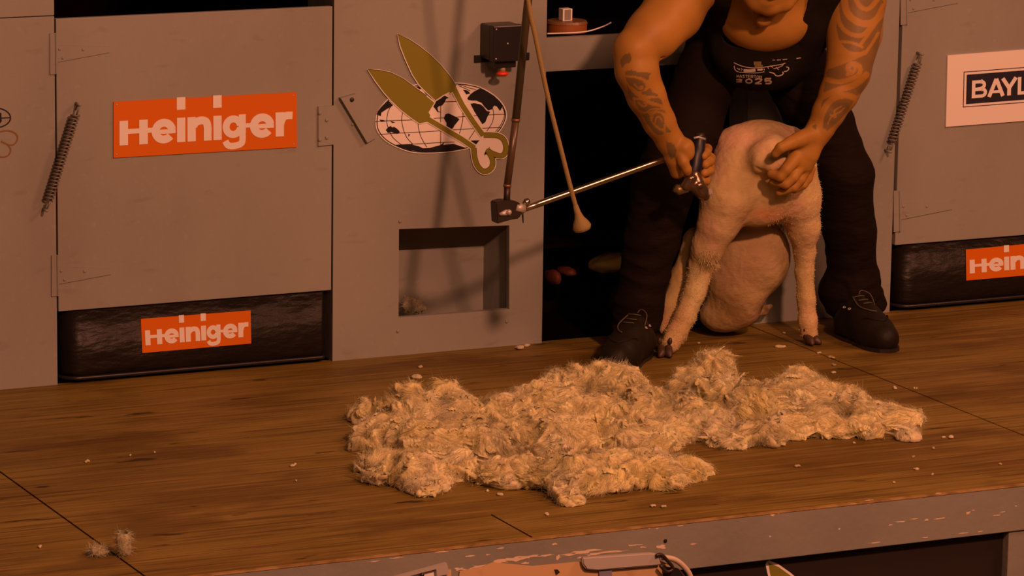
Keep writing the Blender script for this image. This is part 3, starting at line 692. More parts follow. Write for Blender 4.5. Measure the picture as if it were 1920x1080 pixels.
# ================================================================== PERSON
SKIN = mat('skin', (.35, .18, .04), .5, spec=.25, attr=True, var=[(30, (1, 1, 1), (.31, .14, .028), .5, .8, .3)], bump=(60, (1, 1, 1), .08, .004))
TANK = mat('black_tank_cloth', (.011, .009, .006), .85, spec=.1, bump=(14, (1, 1, 1), .25, .02))
TROUS = mat('dark_brown_trousers', (.009, .0055, .003), .8, spec=.1, bump=(16, (1, 1, 2.5), .35, .02))
SHOE = mat('black_leather', (.009, .007, .0035), .6, spec=.25, bump=(18, (1, 1, 1), .5, .008))
LACE = mat('grey_lace', (.07, .06, .03), .7)
PRINT = mat('pale_shirt_print', (.55, .5, .42), .7)
PRINTG = mat('gold_shirt_print', (.2, .15, .04), .7)
def K(*rows):                              # rows of (px, py, Y, r_px) -> [(point, radius)]
    out = []
    for px, py, Y, r in rows: p = W(px, py, Y); out.append((p, M(r, p)))
    return out
VIEW = (CAM-W(1400, 300, -.3)); VIEW /= np.linalg.norm(VIEW)
FN = np.array([-.16, -.78, -.60]); FN /= np.linalg.norm(FN)          # the way the face looks
FU = np.array([.03, -.6, .8]); FU -= (FU@FN)*FN; FU /= np.linalg.norm(FU)
FS = np.cross(FU, FN)
HC = W(1447, -80, -.605)
def hp(s_, u_, f_): return HC+s_*FS+u_*FU+f_*FN
TORSO = [(W(1405, 98, -.15), (.14, .11, .10)), (W(1425, 60, -.22), (.165, .13, .13)), (W(1440, -5, -.36), (.175, .125, .15)), (W(1445, -50, -.42), (.165, .10, .10))]
def torso(s, g=0., k=.05):
    for c, r in TORSO: s.ell(c, np.array(r)+g, k=k)
h = .0034
body = SDF([.26, -.80, .04], [1.62, .06, 1.36], h)
torso(body)
for pts in (K((1300, -55, -.40, 62), (1262, 22, -.44, 53), (1225, 62, -.47, 47), (1193, 92, -.49, 41)), K((1590, -70, -.40, 62), (1604, 0, -.44, 53), (1602, 60, -.47, 48), (1594, 104, -.49, 44))):
    body.chain(pts, .035)
body.chain(K((1350, -70, -.41, 62), (1300, -55, -.40, 62)), .05); body.chain(K((1540, -75, -.41, 62), (1590, -70, -.40, 62)), .05)
# forearms
body.chain(K((1190, 95, -.49, 41), (1194, 132, -.50, 40.5), (1212, 180, -.50, 36), (1236, 228, -.49, 30), (1256, 264, -.485, 25), (1266, 280, -.485, 24)), .012)
body.chain(K((1597, 100, -.49, 43), (1590, 135, -.50, 42), (1573, 175, -.50, 36), (1553, 212, -.49, 30), (1540, 238, -.485, 25), (1530, 252, -.485, 24)), .012)
# neck and head
body.chain([(W(1445, -45, -.44), .07), (hp(0, -.05, -.03), .058)], .03)
body.ell(hp(0, .035, -.015), (.076, .098, .098), ax=[FS, FU, FN], k=.02)
body.ell(hp(0, -.035, .03), (.062, .075, .06), ax=[FS, FU, FN], k=.03)
body.chain([(hp(-.045, -.06, .02), .022), (hp(0, -.098, .062), .021), (hp(.045, -.06, .02), .022)], .025)
body.ell(hp(0, -.100, .07), (.019, .016, .016), ax=[FS, FU, FN], k=.012)
for s_ in (-1, 1):
    body.ell(hp(s_*.038, -.022, .062), (.026, .024, .022), ax=[FS, FU, FN], k=.02)
    body.chain([(hp(s_*.012, .038, .086), .008), (hp(s_*.05, .036, .066), .008)], .014)
    body.ell(hp(s_*.031, .014, .087), (.016, .011, .012), ax=[FS, FU, FN], k=.008, op='s')
    body.ell(hp(s_*.031, .014, .072), (.0135, .0115, .012), ax=[FS, FU, FN], k=.003)
    body.ell(hp(s_*.079, .005, -.012), (.009, .03, .018), ax=[FS, FU, FN], k=.008)
    body.ell(hp(s_*.013, -.034, .098), (.009, .007, .01), ax=[FS, FU, FN], k=.006)
body.chain([(hp(0, .022, .088), .008), (hp(0, -.03, .108), .0125)], .012)
body.chain([(hp(-.021, -.064, .084), .0055), (hp(0, -.0595, .093), .0065), (hp(.021, -.064, .084), .0055)], .006)
body.chain([(hp(-.018, -.072, .083), .006), (hp(0, -.0735, .091), .007), (hp(.018, -.072, .083), .006)], .006)
body.chain([(hp(-.024, -.067, .091), .0018), (hp(0, -.0662, .102), .002), (hp(.024, -.067, .091), .0018)], .003, op='s')
for s_ in (-1, 1): body.chain([(hp(s_*.021, -.028, .099), .002), (hp(s_*.036, -.056, .082), .0022), (hp(s_*.036, -.07, .072), .0018)], .004, op='s')
# broad jaw folding onto the neck, throat, breast bone
body.ell(W(1443, -18, -.565), (.078, .055, .07), k=.03)
body.chain(K((1400, -20, -.55, 20), (1418, 2, -.57, 17), (1443, 10, -.58, 17), (1470, 4, -.57, 17), (1486, -16, -.55, 20)), .014)
body.chain(K((1434, 22, -.50, 22), (1431, 36, -.505, 16)), .02)
body.ell(W(1431, 38, -.525), (.022, .016, .018), k=.012)
body.ell(W(1436, 42, -.385), (.128, .095, .085), k=.04)
body.chain(K((1196, 104, -.535, 3), (1240, 106, -.52, 3)), .008, op='s')
# legs inside the trousers
LEGL = K((1328, 130, -.15, 56), (1290, 240, -.19, 62), (1243, 350, -.24, 57), (1222, 450, -.22, 50), (1200, 560, -.21, 44), (1190, 612, -.20, 42))
LEGR = K((1482, 125, -.15, 56), (1538, 230, -.17, 60), (1583, 330, -.21, 54), (1592, 430, -.19, 48), (1600, 515, -.17, 44), (1603, 566, -.165, 47))
for Lg in (LEGL, LEGR): body.chain([(p, r*.8) for p, r in Lg], .03)

# hands --------------------------------------------------------------
def finger(s, pts, k=.004): s.chain(K(*pts), k)
# hand holding the handpiece (image left)
body.chain(K((1262, 270, -.485, 24), (1270, 288, -.48, 24), (1278, 306, -.47, 22)), .012, flat=(np.array([.35, -.94, 0]), .8))
body.chain(K((1272, 280, -.505, 17), (1283, 278, -.515, 18), (1287, 288, -.52, 15)), .012)      # thumb mound
body.chain(K((1266, 300, -.49, 18), (1270, 322, -.48, 14)), .012)                                # little finger side
finger(body, [(1277, 290, -.52, 13), (1281, 304, -.53, 10.5), (1288, 318, -.532, 9.2), (1289, 323, -.53, 7.5)])
for i, (xa, ya, xk, yk, xt, yt, rr) in enumerate([(1288, 276, 1326, 279, 1319, 294, 9.2), (1286, 290, 1332, 296, 1322, 310, 9.4), (1281, 303, 1331, 314, 1320, 326, 9), (1276, 317, 1325, 334, 1313, 340, 8)]):
    finger(body, [(xa-6, ya+4, -.455, rr+1.5), ((xa+xk)/2, (ya+yk)/2, -.432, rr+.6), (xk, yk, -.45, rr), (xk-1, yk+6, -.48, rr*.95), (xt, yt-1, -.50, rr*.85)])
# hand on the sheep (image right)
body.chain(K((1533, 250, -.485, 25), (1515, 274, -.49, 27), (1500, 296, -.49, 27)), .012, flat=(np.array([.15, -.98, .1]), .72))
body.chain(K((1510, 290, -.485, 25), (1505, 306, -.48, 22)), .012)
body.chain(K((1516, 256, -.50, 17), (1495, 264, -.51, 15)), .012)
finger(body, [(1505, 258, -.505, 15), (1483, 268, -.52, 12.5), (1464, 277, -.53, 10), (1454, 288, -.52, 8.5)], .006)
finger(body, [(1492, 296, -.50, 14), (1474, 318, -.515, 11), (1463, 331, -.51, 10), (1446, 326, -.485, 8.5)])
finger(body, [(1502, 308, -.495, 12.5), (1487, 332, -.505, 10.5), (1473, 345, -.50, 9.6), (1450, 340, -.475, 8)])
finger(body, [(1510, 315, -.485, 12), (1501, 336, -.49, 10), (1488, 351, -.485, 9), (1461, 361, -.465, 7)])
finger(body, [(1519, 317, -.475, 10.5), (1515, 334, -.475, 9), (1506, 347, -.475, 8), (1489, 357, -.46, 6.5)])
V, Fc = body.mesh()
V = relax(V, Fc, 1, .35)
# skin colour and tattoos -----------------------------------------------
px, py = PR(V)
col = np.tile(np.array([.35, .185, .036]), (len(V), 1))
nz = fbm(V, 14, 3, 5)[:, None]
col *= 1+.10*nz
def inpoly(x, y, P):
    P = np.array(P, float); ins = np.zeros(len(x), bool); j = len(P)-1
    for i in range(len(P)):
        xi, yi = P[i]; xj, yj = P[j]
        c = ((yi > y) != (yj > y)) & (x < (xj-xi)*(y-yi)/(yj-yi+1e-9)+xi); ins ^= c; j = i
    return ins
def dline(x, y, P):
    P = smoothline(P, 3); d = np.full(len(x), 1e9)
    for a, b in zip(P[:-1], P[1:]):
        ab = b-a; t = np.clip(((x-a[0])*ab[0]+(y-a[1])*ab[1])/(ab@ab+1e-9), 0, 1); d = np.minimum(d, np.hypot(x-a[0]-t*ab[0], y-a[1]-t*ab[1]))
    return d
ink = np.zeros(len(V))
lm = (px < 1330) & (py > 90) & (V[:, 1] < -.36); rm = (px > 1480) & (py < 262) & (V[:, 1] < -.30)
q5 = lambda x, y: (1140+x/4.154, y/4.154); q8 = lambda x, y: (1500+x/3.857, y/3.857)
def fillp(m, P, q, v=1.): 
    global ink
    P = [q(*p) for p in P]; X = px[m]; Y_ = py[m]; k = inpoly(X, Y_, smoothline(P+[P[0]], 3)); t = ink[m]; t[k] = v; ink[m] = t
def clearl(m, P, q, w):
    P = [q(*p) for p in P]; d = dline(px[m], py[m], P); t = ink[m]; t *= np.clip((d-w/2)/.8, 0, 1); ink[m] = t
def inkl(m, P, q, w, v=1.):
    P = [q(*p) for p in P]; d = dline(px[m], py[m], P); t = ink[m]; t = np.maximum(t, v*np.clip((w/2-d)/.8+.5, 0, 1)); ink[m] = t
for P in [[(130, 425), (170, 415), (180, 440), (178, 480), (150, 500), (120, 530), (98, 500), (102, 455)],
          [(130, 560), (180, 545), (230, 560), (335, 568), (322, 590), (310, 625), (270, 605), (200, 590), (140, 585)],
          [(132, 600), (200, 608), (270, 632), (292, 670), (275, 705), (235, 708), (195, 680), (155, 650)],
          [(260, 720), (300, 705), (330, 685), (345, 715), (400, 745), (330, 748), (270, 735)], [(140, 640), (165, 690), (215, 740), (240, 760), (190, 755), (160, 710)],
          [(310, 772), (400, 765), (425, 815), (380, 800), (340, 790)], [(205, 775), (270, 785), (330, 820), (400, 835), (460, 885), (380, 860), (290, 870), (240, 850)],
          [(335, 905), (370, 880), (415, 885), (440, 940), (430, 1000), (390, 985), (350, 945)], [(445, 970), (470, 1000), (495, 1030), (455, 1030)],
          [(265, 870), (320, 890), (330, 940), (380, 1000), (440, 1040), (380, 1050), (320, 980), (280, 920)], [(450, 1100), (520, 1130), (530, 1200), (490, 1240), (460, 1170)], [(150, 700), (190, 760), (200, 800), (165, 760)]]:
    fillp(lm, P, q5)
for P, w in [([(125, 520), (150, 500), (185, 510), (190, 530), (165, 540)], 3), ([(205, 655), (240, 690), (265, 690), (268, 675), (250, 675)], 2.5), ([(235, 800), (275, 830), (300, 815), (280, 800)], 2.5), ([(345, 930), (350, 890), (390, 870), (440, 900), (455, 960)], 2.5), ([(365, 960), (375, 920), (400, 910), (420, 940)], 2.2), ([(215, 830), (240, 870), (290, 880), (340, 850), (420, 850)], 2)]:
    clearl(lm, P, q5, w)
for P in [[(270, 60), (285, 130), (330, 190), (400, 235), (470, 245), (430, 200), (360, 150), (330, 90), (290, 20), (265, 10)],
          [(345, 0), (360, 70), (420, 115), (490, 115), (550, 60), (540, 100), (480, 150), (400, 150), (345, 90)], [(440, -10), (490, 25), (520, 10), (520, -10)],
          [(590, 60), (540, 120), (490, 180), (470, 240), (500, 260), (550, 200), (585, 130)], [(280, 250), (330, 270), (400, 290), (430, 270), (440, 330), (400, 370), (330, 340)],
          [(480, 280), (540, 260), (560, 310), (530, 370), (500, 360), (505, 310)], [(200, 500), (280, 490), (330, 480), (335, 520), (370, 530), (330, 552), (200, 550)],
          [(470, 380), (420, 420), (380, 450), (420, 470), (445, 500), (440, 550), (500, 520), (530, 420), (540, 380)], [(180, 590), (260, 585), (340, 600), (290, 625), (200, 650), (170, 680)],
          [(415, 625), (380, 650), (310, 675), (400, 690), (430, 660)], [(170, 920), (180, 860), (210, 800), (270, 750), (340, 740), (355, 770), (320, 830), (250, 890), (200, 920)], [(85, 910), (120, 900), (125, 945), (105, 935)], [(540, 560), (520, 620), (460, 660), (440, 690), (430, 720), (500, 640)],
          [(230, 680), (300, 660), (200, 740), (150, 830), (160, 760)]]:
    fillp(rm, P, q8)
fillp(rm, [(262, 10), (430, -8), (600, 0), (592, 200), (545, 400), (460, 375), (360, 370), (285, 290), (262, 150)], q8, .9)
fillp(rm, [(205, 470), (470, 385), (560, 370), (520, 530), (430, 690), (385, 740), (250, 950), (180, 935), (135, 880), (175, 650)], q8, .85)
for P, w in [([(320, -10), (340, 90), (420, 160), (520, 165), (600, 90)], 44), ([(268, 20), (280, 150), (340, 232), (450, 255), (540, 150), (600, 40)], 26), ([(395, -20), (440, 50), (500, 62), (565, -10)], 28), ([(430, 330), (470, 280), (560, 150)], 20), ([(480, 375), (530, 300), (565, 240)], 18), ([(300, 300), (380, 310), (450, 340)], 16),
             ([(190, 575), (300, 590), (420, 545), (432, 482), (375, 460), (345, 500), (372, 525)], 30), ([(200, 485), (330, 440), (475, 378)], 28), ([(150, 705), (250, 660), (400, 610), (480, 540)], 40), ([(140, 935), (160, 820), (230, 720), (330, 690), (405, 712)], 38), ([(108, 880), (175, 780)], 22), ([(200, 965), (320, 860), (405, 735), (430, 700)], 26)]:
    clearl(rm, P, q8, w/3.6)
fillp(rm, [(170, 920), (180, 860), (210, 800), (270, 750), (340, 740), (355, 770), (320, 830), (250, 890), (200, 920)], q8)
for P, w in [([(340, 500), (345, 470), (380, 465), (400, 500), (380, 530), (340, 540)], 5), ([(200, 900), (230, 840), (290, 810), (320, 780)], 1.6), ([(220, 830), (260, 850), (250, 800), (300, 770)], 1.6), ([(390, 130), (440, 165), (520, 150)], 2.5)]:
    clearl(rm, P, q8, w)
ink = ink[:, None]; ink = np.clip(ink, 0, 1)*.75
col = col*(1-ink)+np.array([.10, .085, .045])*ink
person_o = thing('person', 'bending person in a black tank top and dark trousers with tattooed forearms shearing the sheep', 'person', (1.0, -.25, 0))
npmesh('body', V, Fc, SKIN, person_o, col)
EYE = mat('eye', (.6, .55, .5), .2)
for s_ in (-1, 1):
    e = obj('eye', ball(nb(), hp(s_*.031, .012, .0725), .0118, 16), EYE, person_o, True)
hair = SDF(HC-.2, HC+.2, .004); hair.ell(hp(0, .045, -.02), (.081, .1, .1), ax=[FS, FU, FN], k=.01)
hair.ell(hp(0, -.055, .08), (.12, .092, .085), ax=[FS, FU, FN], k=.02, op='s'); hair.ell(hp(0, .01, .105), (.1, .06, .05), ax=[FS, FU, FN], k=.02, op='s')
v, f = hair.mesh(); v += normals(v, f)*(.0025*fbm(v, 90, 2))[:, None]
npmesh('hair', v, f, mat('dark_hair', (.02, .012, .008), .7), person_o)

# tank top --------------------------------------------------------------
ts = SDF([.5, -.85, .62], [1.6, .1, 1.36], .0042)
torso(ts, .009, .05)
ts.ell(W(1428, 84, -.30), (.168, .11, .125), k=.05)           # front hanging away from the chest
ts.ell(W(1440, 118, -.26), (.13, .10, .075), k=.05)
ts.chain(K((1346, -70, -.41, 58), (1352, -40, -.43, 58)), .04); ts.chain(K((1540, -75, -.41, 58), (1540, -40, -.43, 56)), .04)
ts.chain(K((1540, -20, -.42, 44), (1524, 40, -.38, 42), (1500, 90, -.33, 40)), .04)
# cut neck and arm openings, hem
def cutter(s, P, ylo, yhi, k=.006):
    P = np.array(P, float)
    sl, (X, Y, Z) = s.sub(s.lo, s.lo+s.h*s.n)
    XX, YY, ZZ = np.broadcast_arrays(X, Y, Z); shp = XX.shape
    m = (YY > ylo) & (YY < yhi) & (s.D[sl] < .03)
    pts = np.stack([XX[m], YY[m], ZZ[m]], 1).astype(float); a, b = PR(pts)
    ins = inpoly(a, b, P); d = np.full(len(a), 1e9)
    for i in range(len(P)):
        p, q = P[i], P[(i+1) % len(P)]; ab = q-p; t = np.clip(((a-p[0])*ab[0]+(b-p[1])*ab[1])/(ab@ab+1e-9), 0, 1); d = np.minimum(d, np.hypot(a-p[0]-t*ab[0], b-p[1]-t*ab[1]))
    d = d/625.; d[ins] *= -1; D = s.D[sl]; D[m] = np.maximum(D[m], -d)
neck_ = list(map(tuple, smoothline([(1374, -60), (1371, 0), (1362, 40), (1355, 68), (1368, 84), (1400, 90), (1432, 90), (1462, 82), (1484, 66), (1504, 36), (1516, 0), (1520, -60)], 3)))
# the chest itself lies inside: hollow the shirt so that the opening shows skin
cutter(ts, neck_, -.9, -.2)
# scooped hollow between chest and shirt front
v, f = ts.mesh()
v = v+normals(v, f)*(.004*fbm(v*np.array([1, 1, .6]), 16, 2, 3))[:, None]
top_o = npmesh('tank_top', v, f, TANK, person_o)
# print on the shirt: snapped to the surface
from mathutils.bvhtree import BVHTree
bvh = BVHTree.FromPolygons([tuple(p) for p in v], [tuple(int(i) for i in q) for q in f])
def snap(px_, py_, off=.0014):
    d = ray(px_, py_); d = d/np.linalg.norm(d); hit = bvh.ray_cast(Vector(CAM), Vector(d), 30)
    return np.array(hit[0])-d*off if hit[0] is not None else W(px_, py_, -.45)
def snapstroke(bm, pts, w, q, k=3):
    P = smoothline(pts, k) if len(pts) > 2 else np.array([np.array(pts[0])+(np.array(pts[1])-pts[0])*t for t in np.linspace(0, 1, 5)]); L, Rr = stroke2(P, w)
    a = [bm.verts.new([float(c) for c in snap(*q(*p))]) for p in L]; b = [bm.verts.new([float(c) for c in snap(*q(*p))]) for p in Rr]
    for i in range(len(a)-1): bm.faces.new((a[i], a[i+1], b[i+1], b[i]))
q1 = lambda x, y: (1350+x/12, 90+y/12)
bm = nb()
for P, w in [([(310, 330), (420, 380), (560, 425), (760, 450), (1000, 430), (1200, 400), (1380, 370), (1470, 340)], 16), ([(320, 400), (330, 470), (370, 520), (420, 535)], 18), ([(380, 450), (440, 490), (430, 460)], 14), ([(470, 460), (500, 480), (470, 510)], 12),
             ([(530, 505), (680, 510), (800, 500)], 60), ([(840, 490), (920, 490), (960, 470)], 45), ([(430, 545), (700, 560), (900, 555), (1000, 530)], 16), ([(990, 460), (1000, 500)], 14), ([(1075, 420), (1090, 470)], 14), ([(1130, 400), (1190, 440)], 14), ([(1200, 470), (1280, 450), (1380, 410), (1430, 370)], 14), ([(1260, 430), (1320, 490)], 12),
             ([(1110, 545), (1210, 570), (1250, 615), (1320, 630), (1400, 600), (1425, 560), (1400, 540)], 24), ([(1440, 530), (1500, 520), (1545, 480), (1540, 440), (1490, 425)], 20),
             ([(1180, 272), (1240, 272)], 10), ([(1280, 270), (1370, 268)], 14), ([(1410, 262), (1510, 250)], 16), ([(1720, 235), (1820, 222)], 18)]:
    snapstroke(bm, P, w, q1)
# MASTERTON, small, and the year
glyph = {'M': [[(0, 1), (0, 0), (.5, .7), (1, 0), (1, 1)]], 'A': [[(0, 1), (.5, 0), (1, 1)], [(.2, .65), (.8, .65)]], 'S': [[(1, .1), (.3, 0), (.1, .25), (.8, .6), (.7, .95), (0, .95)]], 'T': [[(0, 0), (1, 0)], [(.5, 0), (.5, 1)]],
         'E': [[(1, 0), (0, 0), (0, 1), (1, 1)], [(0, .5), (.8, .5)]], 'R': [[(0, 1), (0, 0), (.9, .1), (.9, .4), (0, .5)], [(.4, .5), (1, 1)]], 'O': [[(.5, 0), (0, .3), (0, .7), (.5, 1), (1, .7), (1, .3), (.5, 0)]], 'N': [[(0, 1), (0, 0), (1, 1), (1, 0)]],
         '2': [[(0, .2), (.5, 0), (1, .2), (.7, .55), (0, .97)], [(0, .97), (1, .97)]], '0': [[(.5, 0), (0, .25), (0, .75), (.5, 1), (1, .75), (1, .25), (.5, 0)]], '5': [[(1, .03), (0, .03)], [(0, .03), (0, .45), (.7, .4), (1, .65), (.75, .95), (0, .95)]]}
def word(txt, x, y, cw, chh, gap, w, qq, dy=0):
    for ch_ in txt:
        for st in glyph[ch_]: snapstroke(bm, [(x+a*cw, y+b*chh) for a, b in st], w, qq, 2)
        x += cw+gap; y += dy
word('MASTERTON', 380, 605, 46, 62, 18, 12, q1, 2)
word('2', 365, 705, 130, 60, 0, 26, q1); word('0', 590, 700, 120, 90, 0, 28, q1); word('2', 790, 690, 150, 115, 0, 34, q1); word('5', 1020, 685, 130, 120, 0, 36, q1)
obj('shirt_print', bm, PRINT, top_o)
bm = nb(); snapstroke(bm, [(760, 345), (930, 345)], 80, q1); snapstroke(bm, [(780, 410), (960, 400)], 40, q1); obj('gold_print_block', bm, PRINTG, top_o)

# trousers ----------------------------------------------------------------
tr_s = SDF([.38, -.5, .02], [1.6, .075, .98], .0055)
def grow_chain(s, Lg, g, k=.018): s.chain([(p, r+g) for p, r in Lg], k)
tr_s.chain(K((1500, 90, -.16, 44), (1515, 140, -.16, 48)), .05); tr_s.chain(K((1330, 90, -.16, 44), (1320, 140, -.16, 48)), .05)
grow_chain(tr_s, LEGL, 0); grow_chain(tr_s, LEGR, 0)
tr_s.ell(W(1402, 98, -.15), (.15, .12, .105), k=.03)
tr_s.chain([(LEGL[-2][0], M(43, LEGL[-1][0])), (W(1192, 618, -.205), M(42, LEGL[-1][0]))], .01)
tr_s.cone(W(1590, 545, -.165), W(1612, 560, -.165), M(52, LEGR[-1][0]), M(48, LEGR[-1][0]), .02)
# knee breaks and hem cuts
def plane_cut(s, c, n, rad):
    c = np.array(c); n = np.array(n, float); n /= np.linalg.norm(n)
    def fn(X, Y, Z): return np.maximum(-((X-c[0])*n[0]+(Y-c[1])*n[1]+(Z-c[2])*n[2]), np.sqrt((X-c[0])**2+(Y-c[1])**2+(Z-c[2])**2)-rad)
    s.put(c-rad, c+rad, fn, .008, 's')
plane_cut(tr_s, W(1193, 622, -.2), (0, -.15, -1), .14); plane_cut(tr_s, W(1600, 588, -.165), (.1, -.1, -1), .15)
v, f = tr_s.mesh(); n_ = normals(v, f)
w_ = .6*fbm(v, 5, 2, 3)
fold = fbm(np.stack([v[:, 0]*2.5+w_, v[:, 1]*2.5, v[:, 2]*8+v[:, 0]*2.5+w_], 1), 2.2, 2, 9); fold = 1-2*np.abs(fold)
low = np.clip((.35-v[:, 2])/.3, 0, 1)
v = v+n_*((.003+.005*low)*fold)[:, None]
npmesh('trousers', v, f, TROUS, person_o)

# shoes -------------------------------------------------------------------
def shoe(heel, toe, ankle, name='shoe'):
    "heel and toe on the floor, ankle above"
    a, b = np.array(heel, float), np.array(toe, float); ax = (b-a)/np.linalg.norm(b-a); L = np.linalg.norm(b-a); sd = np.cross(ax, (0, 0, 1)); up = np.array([0, 0, 1.])
    s = SDF(np.minimum(np.minimum(a, b), ankle)-.12, np.maximum(np.maximum(a, b), ankle)+.12, .004)
    P = lambda t, h_, q=0: a+ax*L*t+up*h_+sd*q
    s.chain([(P(.12, .040), .040), (P(.34, .040), .042), (P(.68, .036), .053), (P(.86, .032), .047)], .03)
    s.chain([(P(.16, .06), .046), (np.array(ankle)-up*.02, .052), (np.array(ankle)+up*.03, .052)], .03)
    s.chain([(P(.30, .10), .042), (P(.5, .075), .044), (P(.7, .055), .044)], .03)
    s.chain([(P(.72, .054), .034), (P(.90, .040), .036)], .015)
    def fn(X, Y, Z): return Z-.004+0*X+0*Y
    s.put(s.lo, s.lo+s.h*s.n, fn, .004, 's')
    v, f = s.mesh(); so = npmesh(name, v, f, SHOE, person_o)
    bv = BVHTree.FromPolygons([tuple(p) for p in v], [tuple(int(i) for i in q) for q in f])
    def sn(p, off=.003):
        h_ = bv.find_nearest(Vector([float(c) for c in p])); return np.array(h_[0])+np.array(h_[1])*off
    for k, t in enumerate((.33, .43, .53)):
        bm = nb(); tube(bm, smoothline([sn(P(t, .15, -.024)), sn(P(t+.02, .15, 0)), sn(P(t, .15, .024))], 4), .0019, 6); obj('lace', bm, LACE, so, True)
    bm = nb(); tube(bm, smoothline([sn(P(.28, .2, -.01)), sn(P(.26, .2, -.03), .016), sn(P(.34, .16, -.05), .018), sn(P(.42, .12, -.05), .004)], 4), .0018, 6); obj('lace_loop', bm, LACE, so, True)
    bm = nb(); tube(bm, smoothline([sn(P(.30, .15, .024)), sn(P(.5, .12, .03)), sn(P(.66, .12, .02)), sn(P(.72, .12, 0))], 4), .0022, 6); obj('long_lace', bm, LACE, so, True)
    for t, q in ((.26, -.035), (.37, -.034), (.26, .035), (.37, .034)):
        c = sn(P(t, .11, q*1.4), .001); bm = nb(); nn = c-P(t, .05, 0); nn /= np.linalg.norm(nn); e1_ = np.cross(nn, ax); e1_ /= np.linalg.norm(e1_); e2_ = np.cross(nn, e1_)
        tube(bm, [c+.0045*(math.cos(w)*e1_+math.sin(w)*e2_) for w in np.linspace(0, 2*math.pi, 13)], .0014, 5, cap=False); obj('eyelet', bm, STEEL, so, True)
    bm = nb(); tube(bm, smoothline([sn(P(.62, .02, -.06), .001), sn(P(.66, .09, -.045), .001), sn(P(.80, .09, -.022), .001), sn(P(.86, .09, 0), .001), sn(P(.80, .09, .022), .001), sn(P(.66, .09, .045), .001), sn(P(.62, .02, .06), .001)], 5), .002, 6); obj('toe_seam', bm, SHOE, so, True)
    # sole
    bm = nb(); rows = []
    prof = [(-.02, .02), (.02, .034), (.2, .044), (.4, .043), (.6, .052), (.75, .056), (.9, .051), (1.0, .036), (1.06, .012)]
    out_ = [P(t, 0, w) for t, w in prof]+[P(t, 0, -w) for t, w in prof[::-1]]
    prism(bm, [p+up*.0008 for p in out_], (0, 0, .011)); obj('sole', bm, BLACKP, so)
    return so
shoe(F(1208, 664), F(1146, 702), W(1193, 622, -.205))
shoe(F(1580, 630), F(1668, 660), W(1598, 580, -.17))

# ================================================================== SHEEP
SHEEP = mat('shorn_wool_skin', (.5, .36, .2), .85, spec=.15, attr=True, var=[(26, (1, 1, 1), (.34, .24, .1), .5, .75, .45), (70, (1, 1, 1), (.56, .52, .32), .55, .8, .3)], bump=(95, (1, 1, 1.8), .3, .005))
HOOF = mat('dark_hoof', (.05, .028, .014), .5)
ss = SDF([.55, -.56, .0], [1.36, .02, .76], .004)
ss.ell(W(1431, 312, -.285), (.128, .135, .135), k=.05)             # rump
ss.ell(W(1428, 350, -.26), (.145, .14, .12), k=.05)
ss.chain(K((1382, 278, -.27, 42), (1478, 278, -.27, 42)), .04)
ss.chain(K((1384, 320, -.31, 52), (1364, 370, -.32, 50), (1346, 420, -.31, 37), (1328, 462, -.29, 29), (1316, 492, -.26, 26)), .03)   # left thigh to hock
ss.chain(K((1316, 492, -.26, 24), (1301, 550, -.265, 21), (1285, 592, -.27, 19.5), (1268, 626, -.275, 19), (1256, 646, -.285, 17)), .012)
ss.chain(K((1482, 320, -.31, 50), (1494, 370, -.32, 43), (1506, 425, -.31, 29), (1509, 470, -.30, 20)), .03)
ss.chain(K((1509, 470, -.30, 20), (1508, 510, -.295, 16), (1511, 560, -.30, 15), (1514, 600, -.305, 15.5), (1517, 626, -.31, 14.5)), .012)
ss.ell(W(1418, 398, -.33), (.07, .05, .042), k=.03)                # bare swelling under the tail
ss.ell(W(1408, 480, -.165), (.125, .115, .13), k=.03)              # belly
ss.ell(W(1374, 545, -.135), (.082, .10, .12), ax=[[.9, 0, .43], [0, 1, 0], [-.43, 0, .9]], k=.05)
ss.ell(W(1350, 592, -.12), (.06, .07, .05), k=.04)
ss.chain(K((1305, 450, -.18, 24), (1282, 520, -.17, 24), (1262, 575, -.19, 21), (1248, 618, -.21, 14)), .02)   # far leg beside
ss.chain(K((1395, 592, -.06, 13), (1432, 582, -.05, 9), (1444, 574, -.045, 5)), .01)
# tail gathered by the hand
ss.chain(K((1452, 272, -.385, 16), (1434, 292, -.405, 17), (1428, 305, -.42, 15)), .05)
ss.chain(K((1424, 303, -.425, 13), (1446, 310, -.455, 14), (1470, 304, -.47, 12)), .012)
ss.chain(K((1418, 318, -.435, 4), (1448, 334, -.46, 4), (1470, 338, -.47, 3)), .006, op='s')
v, f = ss.mesh(); n_ = normals(v, f)
v = v+n_*(.0012*fbm(v, 60, 2, 2)+.003*fbm(v, 9, 2, 4))[:, None]
sx, sy = PR(v)
c = np.tile(np.array([.58, .45, .23]), (len(v), 1))
pk = np.clip(fbm(v, 9, 3, 8)*1.6, 0, 1)[:, None]; c = c*(1-.75*pk)+np.array([.50, .32, .22])*.75*pk
yl = np.clip(fbm(v, 7, 2, 12)*1.4, 0, 1)[:, None]; c = c*(1-.5*yl)+np.array([.42, .36, .12])*.5*yl
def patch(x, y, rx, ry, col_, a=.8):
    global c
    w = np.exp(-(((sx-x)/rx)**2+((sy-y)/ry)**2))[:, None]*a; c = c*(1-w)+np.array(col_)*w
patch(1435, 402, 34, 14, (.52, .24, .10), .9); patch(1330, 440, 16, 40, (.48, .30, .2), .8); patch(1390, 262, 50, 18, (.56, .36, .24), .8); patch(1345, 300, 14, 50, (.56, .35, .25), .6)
patch(1470, 430, 14, 10, (.45, .12, .05), .8); patch(1420, 480, 75, 60, (.30, .21, .115), .9); patch(1370, 590, 50, 50, (.22, .14, .05), .9); patch(1455, 312, 20, 14, (.5, .28, .14), .6)  # the two belly patches put the overhang's shade into the colour
